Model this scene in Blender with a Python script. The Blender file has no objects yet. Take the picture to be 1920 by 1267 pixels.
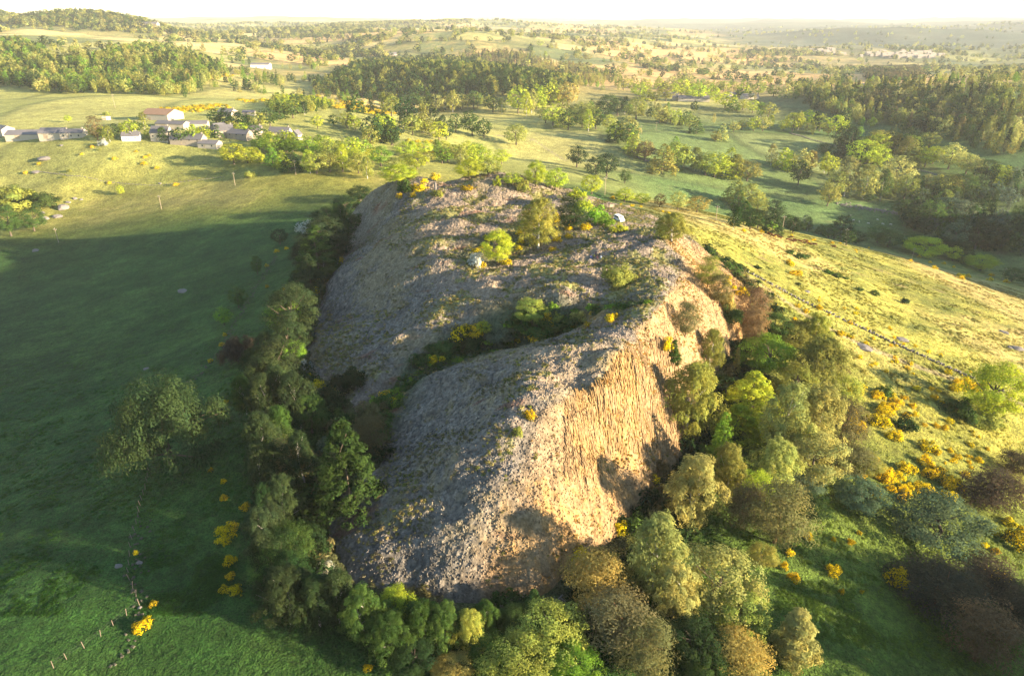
import bpy, math, random
import numpy as np
from mathutils import Vector, Matrix

S = bpy.context.scene
R = math.radians
random.seed(7)
rs = np.random.RandomState(11)

# ------------------------------------------------------------------ camera, world, sun, exposure
CAMZ, PITCH, F = 82.0, 25.0, 1280.0
cam_d = bpy.data.cameras.new('camera')
cam_d.lens = 24.0; cam_d.sensor_width = 36.0; cam_d.clip_start = 1.0; cam_d.clip_end = 60000.0
cam = bpy.data.objects.new('camera', cam_d); S.collection.objects.link(cam)
cam.location = (0, 0, CAMZ); cam.rotation_euler = (R(90 - PITCH), 0, 0)
S.camera = cam

SUN_EL, SUN_AZ = 12.3, -19.0
W = bpy.data.worlds.new('World'); S.world = W; W.use_nodes = True
wn = W.node_tree.nodes; wl = W.node_tree.links
bg = wn['Background']
sky = wn.new('ShaderNodeTexSky'); sky.sky_type = 'NISHITA'; sky.sun_disc = False
sky.sun_elevation = R(SUN_EL); sky.sun_rotation = R(90 - SUN_AZ)
sky.altitude = 1000; sky.air_density = 1.0; sky.dust_density = 0.2; sky.ozone_density = 1.0
wb = wn.new('ShaderNodeVectorMath'); wb.operation = 'MULTIPLY'; wb.inputs[1].default_value = (1.0, 1.0, .93)   # camera white balance
wl.new(sky.outputs[0], wb.inputs[0]); wl.new(wb.outputs[0], bg.inputs[0]); bg.inputs[1].default_value = 0.085
sun_d = bpy.data.lights.new('sun', 'SUN'); sun_d.energy = 5.0; sun_d.angle = R(0.55); sun_d.color = (1.0, 0.80, 0.53)
sun = bpy.data.objects.new('sun', sun_d); S.collection.objects.link(sun)
sd = Vector((math.cos(R(SUN_AZ)) * math.cos(R(SUN_EL)), math.sin(R(SUN_AZ)) * math.cos(R(SUN_EL)), math.sin(R(SUN_EL))))
sun.rotation_euler = sd.to_track_quat('Z', 'Y').to_euler()
S.view_settings.view_transform = 'Standard'; S.view_settings.look = 'None'
S.view_settings.exposure = 2.32; S.view_settings.gamma = 1.0; S.view_settings.use_curve_mapping = False
S.cycles.volume_bounces = 1; S.cycles.max_bounces = 6; S.cycles.diffuse_bounces = 2; S.cycles.transmission_bounces = 2
S.cycles.volume_step_rate = 20
HAZE = 0.00005

# ------------------------------------------------------------------ helpers
CT, ST = math.cos(R(PITCH)), math.sin(R(PITCH))
def ray(px, py):
    u, v = (px - 960) / F, (633.5 - py) / F
    return np.array([u, CT + v * ST, -ST + v * CT])
def P(px, py, z):
    d = ray(px, py); t = (z - CAMZ) / d[2]
    return (d[0] * t, d[1] * t, z)

def tps_fit(pts, smooth=0.0, sc=100.0):
    p = np.array(pts, float); X = p[:, :2] / sc; n = len(X)
    d2 = ((X[:, None] - X[None]) ** 2).sum(-1)
    K = 0.5 * d2 * np.log(d2 + 1e-12) + smooth * np.eye(n)
    Q = np.hstack([np.ones((n, 1)), X])
    A = np.block([[K, Q], [Q.T, np.zeros((3, 3))]])
    w = np.linalg.solve(A, np.concatenate([p[:, 2], np.zeros(3)]))
    return X, w, sc
def tps_eval(f, x, y):
    X, w, sc = f; x = x / sc; y = y / sc
    out = w[-3] + w[-2] * x + w[-1] * y
    for (cx, cy), wi in zip(X, w[:-3]):
        d2 = (x - cx) ** 2 + (y - cy) ** 2
        out = out + wi * 0.5 * d2 * np.log(d2 + 1e-12)
    return out

def _h(ix, iy, s):
    n = (ix.astype(np.int64) * 374761393 + iy.astype(np.int64) * 668265263 + s * 974634777) & 0xffffffff
    n = ((n ^ (n >> 13)) * 1274126177) & 0xffffffff
    n = (n ^ (n >> 16)) & 0xffffffff
    return n / 4294967295.0
def vn(x, y, s=0):
    x = np.asarray(x, float); y = np.asarray(y, float)
    ix, iy = np.floor(x), np.floor(y); fx, fy = x - ix, y - iy
    fx = fx * fx * fx * (fx * (fx * 6 - 15) + 10); fy = fy * fy * fy * (fy * (fy * 6 - 15) + 10)
    a, b, c, d = _h(ix, iy, s), _h(ix + 1, iy, s), _h(ix, iy + 1, s), _h(ix + 1, iy + 1, s)
    return (a + (b - a) * fx) * (1 - fy) + (c + (d - c) * fx) * fy
def fbm(x, y, s=0, o=4):
    t, a, n = 0, 1.0, 0
    for k in range(o):
        t = t + a * vn(x * 2 ** k + 17.3 * k, y * 2 ** k - 9.1 * k, s + k); n += a; a *= .5
    return t / n * 2 - 1
def ss(a, b, x):
    t = np.clip((x - a) / (b - a), 0, 1); return t * t * (3 - 2 * t)
def poly_sd(x, y, poly):           # signed distance, negative inside
    d = np.full(x.shape, 1e18); ins = np.zeros(x.shape, bool)
    n = len(poly)
    for i in range(n):
        x0, y0 = poly[i][:2]; x1, y1 = poly[(i + 1) % n][:2]
        ex, ey = x1 - x0, y1 - y0; L = ex * ex + ey * ey + 1e-12
        t = np.clip(((x - x0) * ex + (y - y0) * ey) / L, 0, 1)
        d = np.minimum(d, (x - x0 - t * ex) ** 2 + (y - y0 - t * ey) ** 2)
        c = ((y0 > y) != (y1 > y)) & (x < (x1 - x0) * (y - y0) / (y1 - y0 + 1e-12) + x0)
        ins ^= c
    d = np.sqrt(d)
    return np.where(ins, -d, d)
def line_d(x, y, pl):
    d = np.full(np.shape(x), 1e18)
    for (x0, y0), (x1, y1) in zip(pl[:-1], pl[1:]):
        ex, ey = x1 - x0, y1 - y0; L = ex * ex + ey * ey + 1e-12
        t = np.clip(((x - x0) * ex + (y - y0) * ey) / L, 0, 1)
        d = np.minimum(d, (x - x0 - t * ex) ** 2 + (y - y0 - t * ey) ** 2)
    return np.sqrt(d)

# ------------------------------------------------------------------ the relief: control points (photo x, photo y, height) -> world
GP = [(200,1000,0),(0,1200,.5),(300,1240,0),(470,1200,.5),(0,900,-12),(250,800,-8),(0,700,-26),(300,650,-19),(0,550,-35),(400,500,-18),
 (0,450,-30),(300,420,-21),(0,385,-25),(500,385,-14),(620,362,-9),(0,345,-19),(200,340,-16),(200,315,-9),(400,345,-13),(560,325,-6),
 (100,270,0),(300,270,0),(500,265,-1),(650,290,-5),(0,220,4),(200,220,5),(400,215,4),(600,205,4),(700,230,-3),
 (0,178,7),(200,186,7),(400,190,4),(0,160,10),(300,162,5),(480,155,-4),(100,105,32),(0,90,38),(300,120,24),(450,130,4),
 (600,165,-10),(550,110,2),(650,100,-5),(760,262,-11),(860,290,-20),(700,300,-8),(800,312,-10),
 (900,222,-27),(1000,230,-27),(1000,290,-31),(1100,262,-27),(1200,320,-38),(1300,385,-50),(1080,330,-26),
 (1060,352,6),(1100,362,8),(1200,388,5),(1300,405,-1),(1345,412,-4),(1468,437,-18),(1583,460,-34),(1700,490,-40),(1823,530,-48),(1900,550,-52),(2150,610,-70),
 (1160,412,16),(1140,470,18),(1300,470,11),(1330,490,8),(1400,500,2),(1500,520,-7),(1600,620,-9),(1400,600,1),(1500,650,-4),(1890,720,-22),(1900,600,-36),(1700,560,-24),
 (1600,1000,-7),(1850,1000,-16),(1600,1200,-6),(1450,1240,-3),(1900,1230,-16),(1700,800,-13),(1900,850,-22),(1280,1200,-2),
 (1450,400,-58),(1600,430,-66),(1720,440,-70),(1850,475,-78),(1910,515,-82),(1750,380,-66),(1600,350,-58),(1850,350,-60),(1500,300,-48),
 (1700,290,-48),(1350,320,-45),(1400,250,-36),(1300,220,-31),(1550,240,-35),(1700,225,-30),(1900,290,-42),(1900,190,-8),(1700,180,-12),
 (1500,195,-24),(1400,178,-28),(1200,190,-24),(800,195,-27),(800,150,-2),(950,165,-8),(680,165,-12),(1060,190,-25),(1000,150,-15),
 (1700,140,-48),(1500,130,-45),(1350,150,-36),(1900,115,-50),(1600,105,-42),(1250,125,-32),(1500,85,-38),(1800,90,-40),
 (900,100,2),(1050,110,-10),(1150,100,-18),(860,64,40),(1000,75,20),(700,82,18),(1150,80,5),(600,66,30),(300,75,35),(450,80,28),(1300,70,-20),(120,70,45)]
GW = [(-150,-200,2),(0,-200,0),(150,-150,-20),(400,0,-60),(-400,0,-5),(-400,300,-15),(-600,600,0),(-1200,900,25),(500,300,-85),(700,500,-70),(900,900,-15),(1500,1500,10),(2500,1500,60),
 (-25,112,2),(-51,152,1),(-58,173,0),(-64,213,-1),(-70,260,-4),(-60,320,-5),(-25,340,-4),(10,345,0),(40,320,4),(0,82,0),(24,101,-2),(38,128,-2),(51,152,-1),(62,169,0),(70,190,4),(68,215,10),(60,240,14),
 (-6000,4000,60),(0,6500,20),(3000,6500,0),(7000,6500,80),(-3000,9000,50),(0,12000,40),(6000,12000,40),(9000,2000,80),(-8000,0,60),(9000,-500,60),(-12000,12000,40),(12000,12000,60)]
gfit = tps_fit([P(*p) for p in GP] + GW, smooth=0.002)

BASE = [P(*p) for p in [(950,1140,-1),(830,1135,0),(720,1110,1),(645,1082,1),(606,1000,1),(622,920,2),(705,865,3),(700,805,3),(640,748,2),(578,700,1),(568,640,0),(595,555,-1),(635,470,-4)]] + \
 [(-72,290,0),(-56,315,0),(-25,328,0),(8,322,0),(32,300,0),(48,272,0),(58,242,0),(66,220,0),(74,200,0)] + \
 [P(*p) for p in [(1400,610,2),(1385,655,0),(1350,700,-1),(1300,790,-2),(1280,870,-2),(1205,960,-2),(1075,1095,-2)]]
RP = [(1230,590,20),(1160,640,18.5),(1100,640,18),(1000,645,17),(940,655,15.5),(870,675,13),(800,720,8.5),(760,760,5.5),
 (1160,598,17),(1080,603,14),(1000,615,11.5),(920,632,9.5),(850,650,8),(800,690,5.5),(740,740,4),(700,790,3.5),
 (1100,700,18.5),(1050,740,18),(1000,765,17.5),(940,820,15.5),(900,860,13.5),(850,890,11),(800,930,8.5),(760,960,7),(700,1000,5),(660,1000,4),
 (900,750,13),(850,800,9.5),(800,830,7),(740,880,4),(700,920,4),(950,700,16),(670,960,3.5),
 (940,900,13),(950,960,9.5),(960,1020,6.5),(1000,1060,4.5),(850,1050,4.5),(780,1040,4),(1050,850,12),(1050,950,7.5),(1060,1020,3.5),
 (1150,850,6.5),(1150,950,1.5),(1100,760,15.5),(900,980,8.5),(840,970,8.5),
 (1230,615,19.5),(1190,680,18.5),(1130,722,18),(1060,762,17.2),(1245,700,11),(1262,780,4),(1200,770,10),(1240,850,0),(1200,900,0.5),
 (1285,650,11),(1300,700,4),
 (1250,560,20.5),(1290,570,17),(1330,600,10.5),(1350,650,4),(1310,640,9),(1365,600,6.5),
 (1310,500,17),(1270,520,20),(1200,540,20.5),(1340,540,11.5),
 (1243,437,24.5),(1205,450,22),(1150,450,21.5),(1100,450,20),(1285,480,18.5),(1050,480,18.5),
 (1130,480,20),(1160,520,20),(1100,530,19.5),(1200,500,21),(1050,560,19),(980,560,17.2),(1100,570,18),(1000,590,15),(1150,585,19),
 (930,580,15),(900,560,16),(830,560,14.5),(800,500,16.5),(870,500,17.5),(950,480,17.8),(950,540,17.3),
 (830,620,11.5),(740,600,9),(760,660,7.5),(680,700,3.5),(660,620,4.5),(700,560,8),(650,560,3),(740,500,13),(700,480,10.5),(740,430,15),(790,470,17),
 (850,430,18.5),(950,420,19),(1010,420,18.5),(900,370,20),(800,370,19.5),(760,365,18.5),(1055,373,22),(1100,405,16),(725,352,15),(790,333,21),(930,322,25.5),(985,345,18),(850,345,19.5),(1000,372,19.5),(1115,430,16)]
RW = [(-15,318,6),(-40,308,6),(10,312,6),(35,285,13),(55,235,15),(70,205,7)] + [(b[0], b[1], b[2] - 1.0) for b in BASE[:13] + BASE[22:]]
rfit = tps_fit([P(*p) for p in RP] + RW, smooth=0.0003)
# ground
def g_raw(x, y):
    z = tps_eval(gfit, x, y)
    d = np.hypot(x, y)
    z = z + fbm(x / 9, y / 9, 3, 4) * .35 * ss(600, 200, d) + fbm(x / 70, y / 70, 5, 4) * (1.5 * ss(200, 500, d) + .15)
    far = ss(900, 3500, d)
    z = z + far * (fbm(x / 760, y / 760, 21, 5) * 42)
    z = z + ss(5000, 9000, d) * (fbm(x / 2600, y / 1300, 31, 4) * 90 + 30)
    def bump(cx, cy, rx, ry, hh): return hh * np.exp(-(((x - cx) / rx) ** 2 + ((y - cy) / ry) ** 2))
    z = z + bump(-1820, 2450, 420, 350, 62) + bump(-1240, 2250, 210, 200, 48) + bump(-2500, 2500, 500, 500, 60)
    z = z + bump(900, 5200, 500, 500, 50) + bump(2050, 4300, 500, 600, 62) + bump(3300, 4600, 1000, 1100, 48) + bump(-200, 5200, 600, 600, 40)
    z = z + bump(820, 640, 240, 330, 25) + bump(600, 300, 130, 190, 130) + bump(142, 30, 28, 42, 15)      # wooded hill, unseen hill shaped to shade valley, unseen rise added for lawn shade
    return z
def grid_axis(lo, hi, n, k, c):
    # spacing grows with distance from c
    a = np.arcsinh((lo - c) / k); b = np.arcsinh((hi - c) / k)
    return c + k * np.sinh(np.linspace(a, b, n))
gx = grid_axis(-9000, 9000, 620, 60, 0.0)
gy = grid_axis(-260, 14000, 720, 90, 130.0)
GX, GY = np.meshgrid(gx, gy, indexing='xy')
GZ = g_raw(GX, GY)
# rock grid
rx = np.arange(-84, 88.01, 0.36)
ry = [62.0]
while ry[-1] < 336: ry.append(ry[-1] + 0.26 * ry[-1] / 90)
ry = np.array(ry)
RX, RY = np.meshgrid(rx, ry, indexing='xy')
wob = fbm(RX / 9, RY / 9, 77, 4) * 2.6
SD = poly_sd(RX, RY, BASE) + wob * ss(0, 20, RY - 60)
RZ0 = tps_eval(rfit, RX, RY)
gyr, gxr = np.gradient(RZ0, ry, rx)
slope = np.hypot(gxr, gyr)
steep = ss(.55, 1.1, slope)
side = ss(-5, 12, RX - (RY - 100) * 0.28)          # 1 on the right (east) flank
# terraces, ribs and lumps of the columnar basalt
gn = np.maximum(slope, 1e-3); tx, ty = -gyr / gn, gxr / gn
sco = RX * .97 + RY * .22 + fbm(RX / 6, RY / 12, 57, 2) * .8
ribs = ((np.abs(fbm(sco * .42, RY * .08, 55, 3)) * 1.4 - .5) + 1.0 * (vn(sco * 1.7, RY * .12, 91) - .5)) * (.45 + .9 * vn(RX / 5, RY / 4, 93))
RZ = RZ0 + fbm(RX / 14, RY / 14, 40, 4) * 1.1 + fbm(RX / 3.2, RY / 3.2, 47, 3) * .42 + fbm(RX / .8, RY / .8, 50, 2) * .16
RZ += ribs * steep * side * .6
RZ += (vn(RX / .42, RY / .42, 61) - .5) * .16
led = fbm(RX / 26, RY / 7, 43, 4)
RZ += (led * 1.1 + .8 * np.sign(led) * np.abs(led) ** .5 + fbm(RX / 11, RY / 8, 71, 3) * 1.2) * (1 - steep)
gr_ = tps_eval(gfit, RX, RY)
RZ = np.where(RY > 175, np.maximum(RZ, np.where(RX > 10, gr_ + .9, -99)), RZ)      # the rock meets the saddle without a ditch
RZ -= np.maximum(SD, 0) * 1.1 + ss(-3.5, 0, SD) * .8
# bilinear lookup on rectilinear grids
def lookup(ax, ay, Z, x, y):
    x = np.asarray(x, float); y = np.asarray(y, float)
    i = np.clip(np.searchsorted(ax, x) - 1, 0, len(ax) - 2); j = np.clip(np.searchsorted(ay, y) - 1, 0, len(ay) - 2)
    fx = np.clip((x - ax[i]) / (ax[i + 1] - ax[i]), 0, 1); fy = np.clip((y - ay[j]) / (ay[j + 1] - ay[j]), 0, 1)
    return (Z[j, i] * (1 - fx) + Z[j, i + 1] * fx) * (1 - fy) + (Z[j + 1, i] * (1 - fx) + Z[j + 1, i + 1] * fx) * fy
inr = (GX > rx[0]) & (GX < rx[-1]) & (GY > ry[0]) & (GY < ry[-1])
sdg = poly_sd(GX, GY, BASE)
rz_on_g = np.where(inr, lookup(rx, ry, RZ, GX, GY), 1e9)
GZ = np.where(inr & (sdg < -1), np.minimum(GZ, rz_on_g - 1.2), GZ)
def Hg(x, y): return lookup(gx, gy, GZ, x, y)
def H(x, y):
    x = np.asarray(x, float); y = np.asarray(y, float)
    g = Hg(x, y)
    i = (x > rx[0]) & (x < rx[-1]) & (y > ry[0]) & (y < ry[-1])
    return np.where(i, np.maximum(g, lookup(rx, ry, RZ, x, y)), g)
_T = np.concatenate([np.arange(60, 700, .8), np.geomspace(700, 14000, 3000)])
def hit(px, py, above=0.0):
    """the first place along the sight line where it comes within `above` metres of the land"""
    d = ray(px, py); x, y, z = d[0] * _T, d[1] * _T, CAMZ + d[2] * _T
    f = z - H(x, y) - above
    k = np.argmax(f < 0)
    if f[k] >= 0: return None
    k = max(k, 1); a = f[k - 1] / (f[k - 1] - f[k] + 1e-9); t = _T[k - 1] + a * (_T[k] - _T[k - 1])
    return d[0] * t, d[1] * t, t

def new_mesh(name, V, Fc, col=None, smooth=False, mat=None, attr='tint'):
    me = bpy.data.meshes.new(name)
    V = np.asarray(V, np.float32); Fc = np.asarray(Fc, np.int32)
    k = Fc.shape[1]
    me.vertices.add(len(V)); me.vertices.foreach_set('co', V.ravel())
    me.loops.add(Fc.size); me.loops.foreach_set('vertex_index', Fc.ravel())
    me.polygons.add(len(Fc)); me.polygons.foreach_set('loop_start', np.arange(0, Fc.size, k, dtype=np.int32))
    me.polygons.foreach_set('loop_total', np.full(len(Fc), k, np.int32))
    me.polygons.foreach_set('use_smooth', np.full(len(Fc), smooth))
    me.update(calc_edges=True)
    if col is not None:
        a = me.color_attributes.new(attr, 'FLOAT_COLOR', 'POINT')
        c = np.ones((len(V), 4), np.float32); c[:, :3] = col; a.data.foreach_set('color', c.ravel())
    if mat: me.materials.append(mat)
    return me
def link(name, me, parent=None, **props):
    o = bpy.data.objects.new(name, me); S.collection.objects.link(o)
    if parent: o.parent = parent
    for k, v in props.items(): o[k] = v
    return o
def grid_faces(nx, ny):
    i = np.arange(nx * ny).reshape(ny, nx)
    return np.stack([i[:-1, :-1], i[:-1, 1:], i[1:, 1:], i[1:, :-1]], -1).reshape(-1, 4)

# ------------------------------------------------------------------ materials
def mat_attr(name, attr='tint', rough=.95, detail=None, bump=None, spec=.15):
    m = bpy.data.materials.new(name); m.use_nodes = True; t = m.node_tree; n = t.nodes; l = t.links
    b = n['Principled BSDF']; b.inputs['Roughness'].default_value = rough
    b.inputs['Specular IOR Level'].default_value = spec
    a = n.new('ShaderNodeAttribute'); a.attribute_name = attr
    out = a.outputs['Color']
    tc = n.new('ShaderNodeTexCoord')
    for sc, lo, hi, det in (detail or []):
        nz = n.new('ShaderNodeTexNoise'); nz.inputs['Scale'].default_value = sc; nz.inputs['Detail'].default_value = det
        l.new(tc.outputs['Object'], nz.inputs['Vector'])
        mr = n.new('ShaderNodeMapRange'); mr.inputs[1].default_value = .3; mr.inputs[2].default_value = .7
        mr.inputs[3].default_value = lo; mr.inputs[4].default_value = hi; l.new(nz.outputs[0], mr.inputs[0])
        vm = n.new('ShaderNodeVectorMath'); vm.operation = 'SCALE'; l.new(out, vm.inputs[0]); l.new(mr.outputs[0], vm.inputs['Scale'])
        out = vm.outputs[0]
    l.new(out, b.inputs['Base Color'])
    prev = None
    for sc, dist in (bump or []):
        nz = n.new('ShaderNodeTexNoise'); nz.inputs['Scale'].default_value = sc; nz.inputs['Detail'].default_value = 3
        l.new(tc.outputs['Object'], nz.inputs['Vector'])
        bp = n.new('ShaderNodeBump'); bp.inputs['Distance'].default_value = dist; bp.inputs['Strength'].default_value = 1
        l.new(nz.outputs[0], bp.inputs['Height'])
        if prev: l.new(prev.outputs[0], bp.inputs['Normal'])
        prev = bp
    if prev: l.new(prev.outputs[0], b.inputs['Normal'])
    return m
def mat_plain(name, col, rough=.85, var=.0, scale=3.0, spec=.2):
    m = bpy.data.materials.new(name); m.use_nodes = True; t = m.node_tree; n = t.nodes; l = t.links
    b = n['Principled BSDF']; b.inputs['Roughness'].default_value = rough; b.inputs['Specular IOR Level'].default_value = spec
    b.inputs['Base Color'].default_value = (*col, 1)
    if var:
        tc = n.new('ShaderNodeTexCoord'); nz = n.new('ShaderNodeTexNoise'); nz.inputs['Scale'].default_value = scale; nz.inputs['Detail'].default_value = 4
        l.new(tc.outputs['Object'], nz.inputs['Vector'])
        mx = n.new('ShaderNodeMix'); mx.data_type = 'RGBA'
        mx.inputs[6].default_value = (*[c * (1 - var) for c in col], 1); mx.inputs[7].default_value = (*[min(1, c * (1 + var)) for c in col], 1)
        l.new(nz.outputs[0], mx.inputs[0]); l.new(mx.outputs[2], b.inputs['Base Color'])
    return m
M_ground = mat_attr('grassland', 'tint', .95, detail=[(3.2, .5, 1.5, 6), (.7, .68, 1.32, 5), (.14, .78, 1.22, 4), (.011, .85, 1.15, 3)], bump=[(3.2, .55), (.9, .6), (.25, .7)])
M_rock = mat_attr('basalt', 'tint', .9, detail=[(2.2, .7, 1.3, 4), (.35, .85, 1.15, 3)], bump=[(3.2, .12)])

# ------------------------------------------------------------------ ground colour
def C(*c): return np.array(c, float)
def mix(a, b, t): return a + (b - a) * np.asarray(t)[..., None]
TRACKS = [[P(*p)[:2] for p in [(1120,392,15),(1150,398,15),(1200,425,14),(1240,438,14),(1330,478,9),(1450,560,0),(1540,615,-6),(1700,680,-14),(1860,740,-22),(1960,790,-26)]]]
FIELD_TRACK = [P(*p)[:2] for p in [(800,225,-24),(900,262,-28),(1000,265,-28),(1060,300,-33)]]
def field_cells(x, y, cs=150.0):
    """the patchwork of pastures: an id for each field and the distance to its hedge"""
    wx = x + 55 * fbm(x / 260, y / 260, 7, 2); wy = y + 55 * fbm(x / 260, y / 260, 8, 2)
    row = np.floor(wy / (cs * 1.3)); u = wx / cs + .37 * row; col = np.floor(u); fy = wy / (cs * 1.3) - row; fx = u - col
    return _h(col, row, 3), np.minimum(np.minimum(fx, 1 - fx) * cs, np.minimum(fy, 1 - fy) * cs * 1.3)
def ground_colour(x, y, z):
    d = np.hypot(x, y)
    n1 = fbm(x / 16, y / 16, 101, 4); n2 = fbm(x / 60, y / 60, 105, 3); n3 = fbm(x / 3.0, y / 3.0, 109, 3)
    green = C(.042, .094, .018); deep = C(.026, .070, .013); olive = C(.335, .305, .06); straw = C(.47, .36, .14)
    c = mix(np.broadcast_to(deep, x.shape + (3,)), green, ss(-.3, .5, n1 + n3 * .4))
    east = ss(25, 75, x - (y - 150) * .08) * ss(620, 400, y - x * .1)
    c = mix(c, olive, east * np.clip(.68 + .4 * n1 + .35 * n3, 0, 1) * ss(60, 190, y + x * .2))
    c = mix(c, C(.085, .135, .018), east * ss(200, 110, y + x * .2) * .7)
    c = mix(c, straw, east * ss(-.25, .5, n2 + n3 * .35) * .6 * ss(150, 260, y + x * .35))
    # the village side, drier, its colour raised to look sunlit
    vil = ss(345, 420, y) * ss(80, -60, x)
    c = mix(c, olive, vil * np.clip(.6 + .4 * n1, 0, 1)); c = mix(c, straw, vil * ss(.1, .6, n2 + n3 * .4) * .3)
    # far country: patchwork of fields
    cell, hd = field_cells(x, y)
    far = ss(420, 700, d)
    pal = np.where((cell < .4)[..., None], C(.14, .165, .065), np.where((cell < .7)[..., None], C(.34, .32, .11), np.where((cell < .88)[..., None], C(.50, .40, .17), C(.22, .21, .075))))
    c = mix(c, pal * (1 + .22 * n1[..., None]), far * .85)
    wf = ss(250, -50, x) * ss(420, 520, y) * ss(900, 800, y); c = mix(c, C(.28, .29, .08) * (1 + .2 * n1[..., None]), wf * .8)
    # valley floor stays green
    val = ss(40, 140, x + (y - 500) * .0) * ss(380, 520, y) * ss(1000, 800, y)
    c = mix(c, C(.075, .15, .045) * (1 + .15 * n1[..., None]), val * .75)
    # moor and broom on the middle hills
    moor = ss(-.1, .35, fbm(x / 420, y / 420, 131, 4) + .25 * n1) * ss(1000, 1500, d)
    mid = ss(1500, 600, np.abs(x - y * .06))
    c = mix(c, C(.60, .37, .15), moor * mid * .9)
    c = mix(c, C(.06, .085, .03), ss(8, 3, hd) * far * .6 * ss(5000, 3000, d))
    # dark woodland speckle far off
    wd = ss(.22, .4, fbm(x / 170, y / 300, 151, 5)) * ss(1700, 2600, d)
    c = mix(c, C(.07, .10, .05), wd * .5)
    for bx, by, r in ((-1820, 2450, 500), (-1240, 2250, 260), (-2500, 2500, 600)):
        c = mix(c, C(.04, .065, .03), ss(r, r * .7, np.hypot(x - bx, y - by) + 60 * n1))
    # the eastern mountain, its shade put into a dark colour
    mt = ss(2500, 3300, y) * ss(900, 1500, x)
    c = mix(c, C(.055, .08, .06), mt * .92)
    # heather and bare earth scars
    scar = ss(.42, .6, fbm(x / 11, y / 7, 171, 4)) * east * ss(180, 260, y + .3 * x)
    c = mix(c, C(.20, .14, .075), scar * .6)
    for tr in TRACKS:
        dl = line_d(x, y, tr); a = ss(1.5, .7, np.abs(dl - .4)) * .75
        c = mix(c, C(.26, .21, .13), a)
    c = mix(c, C(.25, .21, .14), ss(1.6, .8, line_d(x, y, FIELD_TRACK)) * .7)
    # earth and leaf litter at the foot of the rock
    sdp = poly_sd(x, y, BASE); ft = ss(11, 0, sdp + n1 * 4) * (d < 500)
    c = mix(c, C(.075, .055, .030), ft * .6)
    return np.clip(c * (1 + .16 * n3[..., None]), .01, .6)
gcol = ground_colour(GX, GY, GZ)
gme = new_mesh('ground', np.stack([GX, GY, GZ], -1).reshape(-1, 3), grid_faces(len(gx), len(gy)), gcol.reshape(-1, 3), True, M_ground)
link('ground', gme, kind='structure')

# ------------------------------------------------------------------ the rock
def rock_colour(x, y, z, slope, side, sd_):
    n1 = fbm(x / 7, y / 7, 201, 4); n2 = fbm(x / 20, y / 20, 205, 4); n3 = vn(x / .45, y / .45, 209); n4 = fbm(x / 1.4, y / 1.4, 215, 3)
    stone = mix(np.broadcast_to(C(.094, .088, .080), x.shape + (3,)), C(.19, .168, .142), n3)
    c = stone
    dry = ss(-.15, .35, n2 + .5 * n4 + .1) * ss(1.3, .6, slope)
    c = mix(c, C(.22, .18, .10), dry * .65)
    flat = ss(.45, .15, slope)
    c = mix(c, C(.20, .195, .06), flat * ss(-.05, .35, n1 + .5 * n4) * .8)
    c = mix(c, C(.27, .205, .155), flat * ss(.3, -.1, n1 + .5 * n4) * .6)
    gully = ss(9, 2, line_d(x, y, GULLY) + 3 * n1)
    c = mix(c, C(.05, .07, .03), gully * .85)
    hollow = ss(13, 4, line_d(x, y, HOLLOW) + 3 * n1)
    c = mix(c, C(.08, .09, .035), hollow * .8)
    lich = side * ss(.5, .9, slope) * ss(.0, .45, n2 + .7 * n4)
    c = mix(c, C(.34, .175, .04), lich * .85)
    warm = side * ss(.3, .7, slope)  # golden sunlight on the east flank, put into the stone colour
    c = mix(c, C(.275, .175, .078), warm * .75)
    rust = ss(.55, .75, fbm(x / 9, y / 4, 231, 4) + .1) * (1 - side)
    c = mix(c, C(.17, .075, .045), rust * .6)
    return np.clip(c * (.78 + .44 * n3[..., None]), .02, .6)
GULLY = [P(*p)[:2] for p in [(1190,592,18),(1080,603,15),(1000,615,12),(920,632,10),(850,650,9),(800,695,6),(740,750,4),(700,800,3)]]
HOLLOW = [P(*p)[:2] for p in [(900,478,18),(960,455,18),(1010,440,18),(1070,430,18)]]
gy2, gx2 = np.gradient(RZ0, ry, rx)
keep = SD < 5
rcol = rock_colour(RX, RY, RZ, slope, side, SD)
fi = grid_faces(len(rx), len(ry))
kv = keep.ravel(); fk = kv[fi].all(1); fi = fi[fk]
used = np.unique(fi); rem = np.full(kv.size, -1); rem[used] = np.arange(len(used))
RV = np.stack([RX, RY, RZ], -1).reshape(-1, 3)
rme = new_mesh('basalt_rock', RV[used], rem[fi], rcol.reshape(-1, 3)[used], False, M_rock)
rock = link('basalt_rock', rme, label='long grey and ochre basalt outcrop of packed stone columns rising from the fields', category='rock outcrop')
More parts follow.
